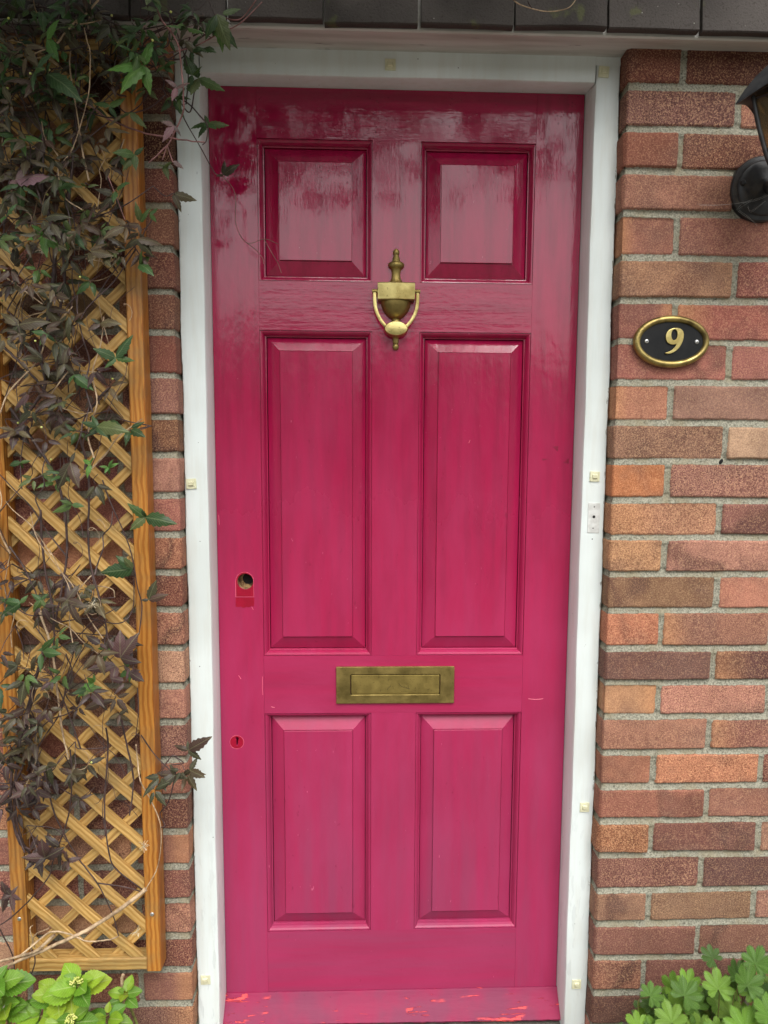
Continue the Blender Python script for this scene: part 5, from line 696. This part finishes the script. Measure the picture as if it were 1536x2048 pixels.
# ================================================================ house number plaque
def plaque():
    cx,cz=.5205,1.5890; rx,rz=.0735,.0490
    pl=empty('number_plaque',(cx,0,cz),'oval black and brass house number plaque with a 9','house number')
    bm=bmesh.new(); n=96; mcount=16; rings=[]
    for i in range(n):
        a=2*math.pi*i/n; c,s_=math.cos(a),math.sin(a); p=Vector((cx+(rx-.0066)*c,0,cz+(rz-.0066)*s_)); nn=Vector((c*(rz-.0075),0,s_*(rx-.0075))).normalized()
        rings.append([bm.verts.new(p+nn*(.0066*math.cos(t))+Vector((0,-.006-.0080*math.sin(t),0))) for t in [math.pi*(-.12+1.24*k/mcount) for k in range(mcount+1)]])
    for i in range(n):
        a,b=rings[i],rings[(i+1)%n]
        for k in range(mcount): bm.faces.new((a[k],a[k+1],b[k+1],b[k]))
    bm_link('rim',bm,'brass_rim',pl,60)
    curve_fill('face_plate',[ell(cx,cz,rx-.006,rz-.006,72)],.0080,'plaque_black',pl,-.0085,.0003)
    # the figure
    S_=147/(718.)*.001*1.0; q=lambda x,y:(cx+(x-598)*.0002045,cz-(y-500)*.0002045)
    outer=[(535,607),(545,613),(562,615),(585,612),(612,602),(640,585),(664,562),(684,533),(698,500),(706,466),(707,436),(700,410),(686,393),(668,382),(645,377),(618,378),(592,383),(568,394),(550,412),(539,436),(536,462),(541,488),(553,509),(570,522),(590,529),(612,530),(632,526),(640,522),(634,540),(622,558),(604,576),(584,589),(562,597),(545,601)]
    hole=[(617+29*math.cos(a)-0*math.sin(a),440+50*math.sin(a)) for a in [2*math.pi*i/28 for i in range(28)]]
    curve_fill('figure',[[q(*p) for p in outer],[q(*p) for p in hole]],.0040,'brass',pl,-.0115,.0007)
    for sx,ang in ((-.0482,.5),(.0490,1.2)):
        bm=bmesh.new(); lathe_bm(bm,[(.0001,-.0106),(.0028,-.0104),(.0040,-.0094),(.0042,-.0084)],(cx+sx,0,cz),'Y',24); sc=bm_link('screw',bm,'steel',pl,40)
        for k in (0,1):
            bm=bmesh.new(); an=ang+k*math.pi/2; d=Vector((math.cos(an),0,math.sin(an)))*.0020; c=Vector((cx+sx,-.01055,cz)); tube_bm(bm,[c-d,c+d],.00042,4); bm_link('slot',bm,'dark_void',sc)
plaque()
# ================================================================ wall lantern
def lantern():
    bx,bz=.6790,1.8700
    ln=empty('wall_lantern',(bx,0,bz),'black metal wall lantern with amber glass fixed to the brick wall','wall lantern')
    bm=bmesh.new(); R=.0592
    lathe_bm(bm,[(R,.002),(R,-.010),(R-.002,-.0125),(R-.009,-.0140),(R-.010,-.0165),(R-.0125,-.0190),(R-.026,-.0215),(.016,-.0240),(.012,-.027),(.001,-.028)],(bx,0,bz),'Y',72); bm_link('back_plate',bm,'black_metal',ln,35)
    for a in (200,20):
        bm=bmesh.new(); c=(bx+.0455*math.cos(math.radians(a)),0,bz+.0455*math.sin(math.radians(a)) +.022)
        lathe_bm(bm,[(.0055,-.0195),(.0052,-.0225),(.0030,-.0255),(.0005,-.0262)],c,'Y',20); bm_link('screw',bm,'black_metal',ln,40)
    # arm: out from the plate and curving up under the lantern
    lx,ly=.6660,-.150; base=1.835
    bm=bmesh.new(); tube_bm(bm,catmull([(bx,-.020,bz+.004),(bx,-.048,bz-.020),(bx-.004,-.090,bz-.052),(lx,-.130,bz-.064),(lx,ly,bz-.058),(lx,ly,base-.006)],8),.0085,14); bm_link('arm',bm,'black_metal',ln,50)
    bm=bmesh.new(); lathe_bm(bm,[(.001,-.030),(.008,-.028),(.013,-.022),(.010,-.016),(.016,-.010),(.028,-.002),(.037,.004),(.038,.010),(.030,.012)],(lx,ly,base),'Z',36); bm_link('cup',bm,'black_metal',ln,40)
    prof=[(.038,.010),(.052,.033),(.064,.064),(.074,.094),(.081,.120),(.0845,.134)]; A0=math.radians(181)
    hexr=lambda a:(math.cos(math.pi/4)/math.cos(((a-A0)%(math.pi/2))-math.pi/4))**.85
    def ring(bm,r,h,droop=0,n=96,pol=1.):
        o=[]
        for i in range(n):
            a=A0+2*math.pi*i/n; k=abs(math.sin(2*(a-A0)))**.9; rr=r*(1-pol+pol*hexr(a)); o.append(bm.verts.new((lx+rr*math.cos(a),ly+rr*math.sin(a),base+h+droop*k)))
        return o
    def skin(bm,R_):
        for a,c in zip(R_,R_[1:]):
            for i in range(len(a)): bm.faces.new((a[i],a[(i+1)%len(a)],c[(i+1)%len(a)],c[i]))
    bm=bmesh.new(); skin(bm,[ring(bm,r*.985,h) for r,h in prof]); g=bm_link('glass',bm,'glass',ln,30); sm=g.modifiers.new('t','SOLIDIFY'); sm.thickness=.002
    for i in range(4):
        a=A0+math.radians(90*i); bm=bmesh.new(); P=catmull([(lx+r*math.cos(a),ly+r*math.sin(a),base+h) for r,h in prof],3); tube_bm(bm,P,.0040,8); bm_link('glazing_bar',bm,'black_metal',ln,50)
    for r,h in ((.0585,.050),(.0835,.130)):
        bm=bmesh.new(); skin(bm,[ring(bm,r*.985,h-.0018),ring(bm,r*1.02,h),ring(bm,r*.985,h+.0018)]); bm_link('ring',bm,'black_metal',ln,50)
    bm=bmesh.new(); skin(bm,[ring(bm,.082,.142,0),ring(bm,.110,.1215,.020),ring(bm,.1135,.1195,.022),ring(bm,.1130,.1225,.022),ring(bm,.100,.143,.012),ring(bm,.082,.165,.004,pol=.9),ring(bm,.060,.186,0,pol=.7),ring(bm,.036,.202,0,pol=.4),ring(bm,.016,.211,0,pol=0),ring(bm,.010,.222,0,pol=0),ring(bm,.013,.230,0,pol=0),ring(bm,.009,.241,0,pol=0),ring(bm,.001,.245,0,pol=0)])
    bm_link('hood',bm,'black_metal',ln,40)
    bm=bmesh.new(); lathe_bm(bm,[(.001,.012),(.013,.013),(.013,.045),(.010,.050),(.001,.051)],(lx,ly,base),'Z',20); bm_link('lamp_holder',bm,'clip_plastic',ln,40)
    # cobwebs caught on the plate
    bm=bmesh.new()
    for P in ([(.560,-.004,1.842),(.590,-.012,1.838),(.628,-.024,1.838),(.655,-.04,1.842),(.679,-.06,1.850)],[(.628,-.024,1.826),(.645,-.03,1.812),(.66,-.03,1.800)],[(.640,-.03,1.832),(.650,-.03,1.822),(.668,-.04,1.838)],[(.626,-.024,1.826),(.634,-.03,1.834),(.648,-.035,1.842)]):
        for k in range(2): tube_bm(bm,catmull([Vector(p)+Vector([random.uniform(-.003,.003) for _ in 'abc']) for p in P],5),.00016,3)
    bm_link('cobweb',bm,'web',ln)
lantern()
# ================================================================ trellis
def beam(bm,uv,p,q,w,t,nrm=Vector((0,-1,0)),bv=.0012,seed=None,cutx=None):
    """a board from p to q, width w, thickness t behind its front face; UV runs along the grain"""
    p,q=Vector(p),Vector(q); d=(q-p); L=d.length; d.normalize(); a=d.cross(nrm).normalized(); uo,vo=random.uniform(0,40),random.uniform(0,40)
    sec=[(-w/2+bv,0),(w/2-bv,0),(w/2,-bv),(w/2,-t+bv),(w/2-bv,-t),(-w/2+bv,-t),(-w/2,-t+bv),(-w/2,-bv)]
    n=max(2,int(L/.06)); rings=[]; bow=random.uniform(-.0008,.0008)
    cut=lambda r:r
    for i in range(n+1):
        f=i/n; c=p+d*(L*f); ring=[]
        for s,h in sec:
            pt=c+a*s+nrm*(h+bow*math.sin(math.pi*f)); 
            if cutx:                                             # mitre the end against a vertical or horizontal rail
                if i==0 and cutx[0] is not None: pt=slide(pt,d,cutx[0])
                if i==n and cutx[1] is not None: pt=slide(pt,d,cutx[1])
            ring.append(bm.verts.new(pt))
        rings.append(ring)
    per=[0]
    for k in range(8):
        s0,s1=sec[k],sec[(k+1)%8]; per.append(per[-1]+math.hypot(s1[0]-s0[0],s1[1]-s0[1]))
    for i in range(n):
        for k in range(8):
            a_,b_=rings[i],rings[i+1]; f=bm.faces.new((a_[k],a_[(k+1)%8],b_[(k+1)%8],b_[k])); f.smooth=False
            for lp,(fu,fv) in zip(f.loops,((i/n,per[k]),(i/n,per[k+1]),((i+1)/n,per[k+1]),((i+1)/n,per[k]))): lp[uv].uv=(uo+fu*L,vo+fv)
    for ring in (rings[0],rings[-1]):
        f=bm.faces.new(ring)
        for lp in f.loops: lp[uv].uv=(uo+(lp.vert.co-p).dot(a)*3,vo+(lp.vert.co-p).dot(nrm)*8)
def slide(pt,d,c):
    ax,val=c; k=(val-pt[ax])/d[ax]; return pt+d*k
def trellis():
    tr=empty('trellis',(-.607,-.02,.35),'golden brown wooden diamond trellis against the brick wall under the climber','trellis')
    B=lambda:(lambda b:(b,b.loops.layers.uv.new('UVMap')))(bmesh.new())
    YT=-.052
    zb,zt=.3500,2.0850; XL=lambda z:-.7345-.0030*(2.085-z)/1.735; XR_=lambda z:-.4765-.0035*(2.085-z)/1.735
    for X in (XL,XR_):
        bm,uv=B(); beam(bm,uv,(X(zb),YT,zb),(X(zt),YT,zt),.0285,.040,bv=.0022); bm_link('side_rail',bm,'rail_wood',tr)
    for z in (zb+.0135,zt-.0135):
        bm,uv=B(); beam(bm,uv,(XL(z)+.0146,YT+.003,z),(XR_(z)-.0146,YT+.003,z),.0255,.034,bv=.0018); bm_link('cross_rail',bm,'slat_wood',tr)
    xl,xr=-.7225,-.4935; lo,hi=zb+.027,zt-.027
    for name,sgn,y,z0 in (('front_lattice',-1,YT+.006,.440),('back_lattice',1,YT+.0165,.437)):
        bm,uv=B(); w=.0182 if sgn<0 else .0175
        for k in range(-6,26):
            zr=z0+.0828*k+random.uniform(-.0015,.0015); sl=.975
            # z = zr + sgn*sl*(x-xr)... for '\' z rises to the left
            zl=zr+(-sgn)*sl*(xr-xl)
            if sgn>0: zl=zr-sl*(xr-xl)
            else: zl=zr+sl*(xr-xl)
            p=[xl,zl]; q=[xr,zr]; c0=(0,xl); c1=(0,xr)
            def clipz(a,b,lim,up):
                f=(lim-a[1])/(b[1]-a[1]); return [a[0]+(b[0]-a[0])*f,lim]
            if max(p[1],q[1])<lo+.004 or min(p[1],q[1])>hi-.004: continue
            if p[1]<lo: p=clipz(p,q,lo,0); c0=(2,lo)
            elif p[1]>hi: p=clipz(p,q,hi,1); c0=(2,hi)
            if q[1]<lo: q=clipz(p,q,lo,0) ; c1=(2,lo)
            elif q[1]>hi: q=clipz(p,q,hi,1); c1=(2,hi)
            if math.hypot(p[0]-q[0],p[1]-q[1])<.02: continue
            beam(bm,uv,(p[0],y,p[1]),(q[0],y,q[1]),w,.0098,bv=.0010,cutx=(c0,c1))
        bm_link(name,bm,'slat_wood',tr)
    for x in (-.4800,):
        bm=bmesh.new(); lathe_bm(bm,[(.0004,-.0016),(.0030,-.0014),(.0042,.0002)],(x,YT,.4700),'Y',20); bm_link('screw',bm,'steel',tr,40)
    bm=bmesh.new(); lathe_bm(bm,[(.0004,-.0016),(.0030,-.0014),(.0042,.0002)],(-.7365,YT,.4650),'Y',20); bm_link('screw',bm,'steel',tr,40)
trellis()
# ================================================================ climbing vine
LC={'g':[(62,92,48),(74,100,48),(52,78,42),(84,98,54)],'y':[(82,122,52),(90,134,56),(74,116,50)],'b':[(78,68,50),(64,56,42),(90,78,56),(66,64,44),(78,58,48)],'d':[(76,54,54),(60,42,42),(86,60,60)],'p':[(140,108,112),(126,102,102)]}
LD={k:[lin(c)[:3] for c in v] for k,v in LC.items()}
class Leaves:
    def __init__(s): s.co=[];s.f=[];s.col=[];s.uv=[];s.n=0
    def add(s,base,tip,nrm,width,col,fold=.35,arch=.18,teeth=True,seg=9,curl=0.):
        base,tip=np.array(base,float),np.array(tip,float); d=tip-base; L=np.linalg.norm(d)
        if L<1e-5: return
        d/=L; n=np.array(nrm,float); n-=d*n.dot(d); n/=max(1e-6,np.linalg.norm(n)); a=np.cross(d,n)
        for i in range(seg+1):
            t=i/seg; w=width*L*(math.sin(math.pi*t**.72))**.85*(1-.12*t)
            if teeth and 2<=i<seg-1: w*= (1.14 if i%2==0 else .90)
            if i==0: w=.02*L*.3
            if i==seg: w=.0004
            c=base+d*(t*L)+n*(arch*L*math.sin(math.pi*t*.9))-n*(curl*L*t*t)
            for k,sg in enumerate((-1,-.5,0,.5,1)):
                h=-fold*w*(abs(sg)) +.06*w*math.sin(t*15+sg*3)
                s.co.append(c+a*(w*sg)-n*(-h)); s.uv.append((t,.5+sg*.5*min(1,w/(width*L+1e-6)))); s.col.append(col)
        for i in range(seg):
            for k in range(4):
                o=s.n+i*5+k; s.f.append((o,o+1,o+6,o+5))
        s.n+=(seg+1)*5
    def build(s,name,mat,parent):
        me=np_mesh(name,np.array(s.co),np.array(s.f))
        c=np.ones((len(s.col),4),np.float32); c[:,:3]=np.array(s.col)
        at=me.attributes.new('lcol','FLOAT_COLOR','POINT'); at.data.foreach_set('color',c.ravel())
        uv=me.uv_layers.new(name='UVMap'); li=np.zeros(len(me.loops),np.int32); me.loops.foreach_get('vertex_index',li); uv.data.foreach_set('uv',np.array(s.uv,np.float32)[li].ravel())
        return link(name,me,mat,parent,True)
def vary(c,a=.22): k=1+random.uniform(-a,a); return tuple(min(1,v*k*(1+random.uniform(-.06,.06))) for v in c)
rn=lambda a:random.uniform(-a,a)
def trileaf(lv,c,size,kind,facing=None,drop=.5,petb=None):
    """three toothed leaflets on a short petiole at c"""
    main=Vector((rn(1),rn(.5)-.25,rn(.7)-drop)).normalized(); nrm=(Vector((rn(.5),-1,.55+rn(.4)))).normalized()
    col=vary(random.choice(LD[kind])); side=main.cross(nrm).normalized()
    for ang,l in ((0,1.0),(62+rn(15),.82),(-62+rn(15),.82)):
        a=math.radians(ang); d=(main*math.cos(a)+side*math.sin(a)+nrm*rn(.25)).normalized(); L=size*l*random.uniform(.85,1.12)
        b=Vector(c)+d*.004
        lv.add(b,b+d*L,nrm+Vector((rn(.35),rn(.2),rn(.35))),random.uniform(.15,.22),vary(col,.12),fold=random.uniform(.15,.6),arch=random.uniform(.02,.16),curl=random.uniform(0,.22))
def vine():
    v=empty('climbing_vine',(-.62,-.06,.06),'brown and green leaved climbing vine growing over the wooden trellis','climber')
    bms=[bmesh.new(),bmesh.new(),bmesh.new()]
    for r,k,P in STEMS:
        pts=catmull(P,5)
        if r>1.5: pts=[p+Vector((rn(.0006),rn(.0006),rn(.0006))) for p in pts]
        sb=bmesh.new(); tube_bm(sb,pts,r*.001,6 if r<2 else 8,r1=r*.00072,wob=.10); bm_link('stem',sb,('vine_dark','vine_dry','vine_pink')[k],v,60)
    lv=Leaves()
    for kind,b,t in LEAVES:
        b=Vector(b); t=Vector(t); nrm=Vector((rn(.35),-1,.35+rn(.3))); L=(t-b).length
        lv.add(b,t,nrm,random.uniform(.17,.24),vary(random.choice(LD[kind]),.12),fold=random.uniform(.15,.5),arch=random.uniform(.02,.14),curl=random.uniform(0,.12),seg=11)
    wires=bms[0]
    buds=bmesh.new()
    for cx,cz,rx,rz,n,mix in REGIONS:
        last=None
        for i in range(n):
            a=random.uniform(0,2*math.pi); q=math.sqrt(random.random()); c=Vector((cx+rx*q*math.cos(a),random.uniform(-.155,-.060),cz+rz*q*math.sin(a)))
            trileaf(lv,c,random.uniform(.021,.044),random.choice(mix))
            # petiole back to a stem
            bk=c+Vector((rn(.035),random.uniform(.02,.05),rn(.03)+.012)); bk.y=min(bk.y,-.055)
            tube_bm(wires,catmull([c,(c+bk)/2+Vector((rn(.006),rn(.004),rn(.006))),bk],4),.0007,4,wob=.1)
            if last is not None and (last-c).length<.14 and random.random()<.8:
                mid=(last+bk)/2+Vector((rn(.02),rn(.012),rn(.02)-.006)); tube_bm(wires if random.random()<.8 else bms[1],catmull([last,mid,bk],7),random.uniform(.0006,.0013),5,wob=.12)
            last=bk
            if random.random()<.10:
                tip=c+Vector((rn(.02),-.012,.018+rn(.02))); tube_bm(wires,[c,(c+tip)/2,tip],.0005,4); 
                bmesh.ops.create_icosphere(buds,subdivisions=1,radius=.0022,matrix=Matrix.Translation(tip))
    for i in range(70):                                          # wiry bare runners
        x=random.uniform(-.76,-.50); z=random.uniform(.65,2.1); y=random.uniform(-.11,-.065); L=random.uniform(.10,.32); a=random.choice((1.57,1.3,1.8,.9,2.4))+rn(.35); P=[]
        for k in range(6): P.append((x+math.cos(a)*L*k/5+rn(.010),y+rn(.008),z+math.sin(a)*L*k/5+rn(.006)))
        P=[q for q in P if q[0]<-.455]
        if len(P)>3:
            r=random.choice((.0006,.0008,.0011,.0016)); tube_bm(wires if random.random()<.75 else bms[1],catmull(P,5),r,5,r1=r*.6,wob=.12)
    for i in range(40):                                          # curling tendrils
        c=Vector((random.uniform(-.74,-.47),random.uniform(-.12,-.07),random.uniform(.7,2.1))); R=random.uniform(.006,.016); tr_=random.uniform(2.5,6.5); a=rn(3); P=[c+Vector((R*math.cos(a+t)*(1-t*.08),rn(.001),R*math.sin(a+t)*(1-t*.08)+.004*t)) for t in [tr_*k/9 for k in range(10)]]
        tube_bm(wires if i%3 else bms[1],P,.0005,4)
    # unseen leaf canopy added over the tiles to shade the top; plant continues left
    for i in range(560):
        x=-1.25+(random.random()**1.5)*1.85; y=random.uniform(-.62,-.10); c=Vector((x,y,random.uniform(2.17,2.42)-.12*y+max(0,x+.2)*.10))
        trileaf(lv,c,random.uniform(.045,.075),random.choice('gggbby'))
        if i%2==0:
            bk=c+Vector((rn(.08),random.uniform(.03,.10),rn(.06)+.02)); tube_bm(wires,[c,(c+bk)/2+Vector((rn(.01),0,rn(.01))),bk],.0010,4)
    for i in range(320):
        c=Vector((random.uniform(-1.2,-.42),random.uniform(-.6,-.12),random.uniform(2.14,2.42))); c.z=max(c.z,1.38+(1.444+c.y)*.575+.08); trileaf(lv,c,random.uniform(.045,.075),random.choice('gbbg'))
    for i in range(200):
        c=Vector((random.uniform(-1.15,-.74),random.uniform(-.20,-.06),random.uniform(.9,2.2))); trileaf(lv,c,random.uniform(.03,.055),random.choice('gbbg'))
    for i in range(95):                                          # fringe of sprays hanging forward of the door head
        x=random.uniform(-.62,-.15) if i<52 else random.uniform(-.2,.55); y=random.uniform(-.46,-.24); c=Vector((x,y,1.38+(1.444+y)*.575+.075+random.random()**1.4*(.14 if x<-.15 else .09)))
        trileaf(lv,c,random.uniform(.035,.055),random.choice('gbb'))
        bk=c+Vector((rn(.03),rn(.03),.07)); tube_bm(wires,[c,(c+bk)/2+Vector((rn(.01),0,rn(.01))),bk],.0009,4)
    for x0,x1,ze in ((-.62,-.42,2.12),(-.5,-.30,2.10),(-.38,-.22,2.14),(-.20,-.13,2.13),(-.15,-.02,2.16),(.02,.08,2.15),(.05,.20,2.18),(.2,.30,2.16)):
        P=catmull([(x0,-.12,2.40),((x0+x1)/2,-.28,2.46),(x1,-.42,2.34),(x1+.03,-.50,ze)],9); tube_bm(wires,P,.0018,5,r1=.0008)
        for p in P[8:]:
            if random.random()<.85: trileaf(lv,p+Vector((rn(.03),rn(.03),rn(.03))),random.uniform(.030,.05),random.choice('gbb'))
    tag(bm_link('dark_tendrils',bms[0],'vine_dark',v,60),kind='stuff'); tag(bm_link('dry_tendrils',bms[1],'vine_dry',v,60),kind='stuff')
    tag(bm_link('buds',buds,'bud',v,True),kind='stuff')
    lv.build('leaves','vine_leaf',v)
    # dry fluffy seed tufts
    for c in ((-.622,-.1,1.995),(-.575,-.1,2.150),(-.595,-.09,1.640),(-.62,-.09,1.72),(-.555,-.1,1.10),(-.478,-.095,.635),(-.50,-.09,.46)):
        bm=bmesh.new()
        for k in range(16):
            d=Vector((rn(1),rn(1),rn(1))).normalized()*random.uniform(.006,.014); c_=Vector(c); tube_bm(bm,[c_,c_+d*.5+Vector((rn(.002),rn(.002),rn(.002))),c_+d],.0004,3)
        bm_link('seed_tuft',bm,'seed_wool',v)
vine()
# ================================================================ hydrangea
def hydrangea():
    h=empty('hydrangea',(-.66,-.16,.06),'lime green hydrangea with pale flower buds below the trellis','shrub'); lv=Leaves(); st=bmesh.new()
    Yc=[lin(c)[:3] for c in ((136,172,46),(112,152,42),(154,182,52),(90,132,38))]; RD=lin((190,84,70))[:3]; OR=lin((190,130,60))[:3]
    heads=[(-.588,-.150,.402,.050,1),(-.635,-.130,.372,.048,1),(-.592,-.17,.345,.045,1),(-.662,-.14,.335,.045,0),(-.725,-.15,.360,.05,0),(-.733,-.16,.415,.05,0),(-.520,-.10,.345,.026,0),(-.545,-.13,.320,.035,0),(-.64,-.17,.30,.05,0),(-.70,-.18,.30,.05,0),(-.78,-.15,.36,.05,1),(-.85,-.16,.33,.05,0),(-.78,-.17,.26,.05,0),(-.58,-.18,.27,.05,0)]
    for x,y,z,s,b in heads:
        c=Vector((x,y,z)); P=catmull([(x+rn(.05),y+.05,.06),(x+rn(.02),y+.03,(z+.06)/2),(x,y,z-.006)],6); tube_bm(st,P,.0035,7,r1=.0024,wob=.05)
        a0=random.uniform(0,6.28)
        for ring,(el,num,ls) in enumerate(((.9,2,.7),(.35,4,1.15),(-.15,3,1.3))):
            for k in range(num):
                a=a0+ring*.8+2*math.pi*k/num+rn(.25); d=Vector((math.cos(a),math.sin(a)*.55-.25,el*.6+.1)).normalized(); L=s*ls*random.uniform(.72,1.0)
                nr=Vector((-.2*math.cos(a),-.75,.9)) ; col=vary(random.choice(Yc),.14)
                if random.random()<.02: col=RD if random.random()<.5 else OR
                b0=c+d*.004-Vector((0,0,.006*ring)); hl(lv,b0,b0+d*L,nr,col)
        if b:
            bd=bmesh.new()
            for k in range(46):
                d=Vector((rn(1),rn(1),abs(rn(1))+.1)).normalized()*random.uniform(.004,.0125); p=c+Vector((0,-.008,.004))+d
                bmesh.ops.create_icosphere(bd,subdivisions=1,radius=random.uniform(.0012,.0021),matrix=Matrix.Translation(p))
                if k%3==0: tube_bm(bd,[c,p],.0004,3)
            bm_link('flower_cluster',bd,'bud',h,True)
    bm_link('stems',st,'stem_green',h,60); lv.build('leaves','hydrangea_leaf',h)
    bm=bmesh.new(); tube_bm(bm,[Vector((-.529,-.09,.30)),Vector((-.530,-.09,.365)),Vector((-.527,-.09,.372))],.0034,7,wob=.2); bm_link('cut_stem',bm,'vine_dry',h,60)
def hl(lv,b,t,n,col):
    """broad toothed leaf"""
    base,tip=np.array(b,float),np.array(t,float); d=tip-base; L=np.linalg.norm(d); d/=L; n=np.array(n,float); n-=d*n.dot(d); n/=np.linalg.norm(n); a=np.cross(d,n); seg=18; st=lv.n; cu=random.uniform(.05,.3)
    for i in range(seg+1):
        tt=i/seg; w=.36*L*math.sin(math.pi*min(1,tt**.8))**.8
        if i not in (0,seg): w*=(1.07 if i%2 else .93)
        if i==seg: w=.0003
        c=base+d*(tt*L)-n*(cu*L*tt*tt)
        for sg in (-1,-.66,-.33,0,.33,.66,1):
            h=.42*w*abs(sg)**1.3 - .05*L*math.sin(tt*34-abs(sg)*5)*abs(sg)*.35
            lv.co.append(c+a*(w*sg)+n*h*.6); lv.uv.append((tt,.5+sg*.5)); lv.col.append(col)
    for i in range(seg):
        for k in range(6):
            o=st+i*7+k; lv.f.append((o,o+1,o+8,o+7))
    lv.n+=(seg+1)*7
hydrangea()
# ================================================================ geranium (cranesbill)
def geranium():
    g=empty('geranium',(.60,-.2,.06),'bright green cranesbill with deeply cut leaves at the foot of the brick wall','plant'); st=bmesh.new()
    co=[];fa=[];cl=[];uv=[]
    Gc=[lin(c)[:3] for c in ((94,134,38),(76,114,32),(110,148,44),(64,98,30))]
    def lobe_leaf(c,R,nrm,up,col):
        nrm=Vector(nrm).normalized(); up=Vector(up); up=(up-nrm*up.dot(nrm)).normalized(); sd=up.cross(nrm); nl=7
        pts=[]; n0=len(co)
        # outline of seven lobes, each with three toothed fingers
        spread=math.radians(300); prof=[(0,.46),(.03,.68),(.07,.80),(.11,.76),(.15,.90),(.20,.85),(.25,.98),(.30,.88),(.35,1.02),(.41,.92),(.45,1.01),(.5,1.05),(.55,1.01),(.59,.92),(.65,1.02),(.70,.88),(.75,.98),(.80,.85),(.85,.90),(.89,.76),(.93,.80),(.97,.68)]
        ln=[.72,.88,.97,1.05,.97,.88,.72]
        for k in range(nl):
            for f,r in prof:
                a=-spread/2+spread*(k+f)/nl; rr=R*r*ln[k]*(1+rn(.03)) if r>.5 else R*r
                pts.append((a,rr))
        pts.append((spread/2,R*.28)); cup=random.uniform(.05,.25); rip=random.uniform(.02,.05)
        RINGS=(0,.18,.34,.6,1.)
        for a,rr in pts:
            for q in RINGS:
                r=rr*q if q>.34 else min(rr,R*.30)*q/.34*.95
                lob=math.cos((a/spread+.5)*nl*2*math.pi)
                h=cup*(r*r)/R -rip*R*lob*(r/R)
                p=Vector(c)+up*(r*math.cos(a))+sd*(r*math.sin(a))+nrm*(h-.10*r*r/R*math.cos(a)); co.append(p); cl.append(col); uv.append((r/R*.9,.5+.5*lob*-.9 if q else .5))
        m=len(RINGS)
        for i in range(len(pts)-1):
            for k in range(m-1): o=n0+i*m+k; fa.append((o,o+1,o+m+1,o+m))
    spots=[(.535,-.20,.405,.040),(.560,-.16,.395,.034),(.592,-.21,.425,.040),(.640,-.22,.438,.044),(.675,-.18,.450,.036),(.60,-.17,.455,.030),(.625,-.25,.375,.050),(.672,-.25,.400,.046),(.505,-.22,.370,.040),(.480,-.18,.390,.030),
    (.450,-.21,.350,.036),(.415,-.22,.335,.032),(.515,-.27,.335,.044),(.565,-.26,.355,.042),(.690,-.27,.36,.045),(.46,-.26,.315,.036),(.73,-.2,.42,.05),(.78,-.22,.40,.05),(.75,-.26,.36,.05),(.83,-.2,.38,.045),(.54,-.15,.350,.035),(.58,-.14,.37,.035),(.66,-.15,.40,.04),(.70,-.14,.42,.04),(.50,-.14,.34,.03),(.61,-.13,.33,.04)]
    for i in range(130):
        x=random.uniform(.445,.98); spots.append((x,random.uniform(-.27,-.10),random.uniform(.22,.34)+max(0,(x-.45))*.16,random.uniform(.03,.044)))
    for x,y,z,R in spots:
        c=(x-.012,y,z-.014); R*=.84; lobe_leaf(c,R,(rn(.45),-.75+rn(.25),.75+rn(.25)),(rn(.9),-.1,1),vary(random.choice(Gc),.13))
        tube_bm(st,catmull([(c[0],c[1]+.002,c[2]-.001),(c[0]+rn(.02),c[1]+.03,c[2]-.06),(.62+(x-.62)*.6,-.16,.06)],5),.0012,5)
    me=np_mesh('leaves',np.array(co),np.array(fa)); c4=np.ones((len(cl),4),np.float32); c4[:,:3]=np.array(cl)
    at=me.attributes.new('lcol','FLOAT_COLOR','POINT'); at.data.foreach_set('color',c4.ravel()); u=me.uv_layers.new(name='UVMap'); li=np.zeros(len(me.loops),np.int32); me.loops.foreach_get('vertex_index',li); u.data.foreach_set('uv',np.array(uv,np.float32)[li].ravel())
    link('leaves',me,'geranium_leaf',g,True); bm_link('stems',st,'stem_green',g,60)
geranium()
for o in list(bpy.data.objects):
    for k in ('label','category'):
        if k in o.keys() and o[k] is None: del o[k]
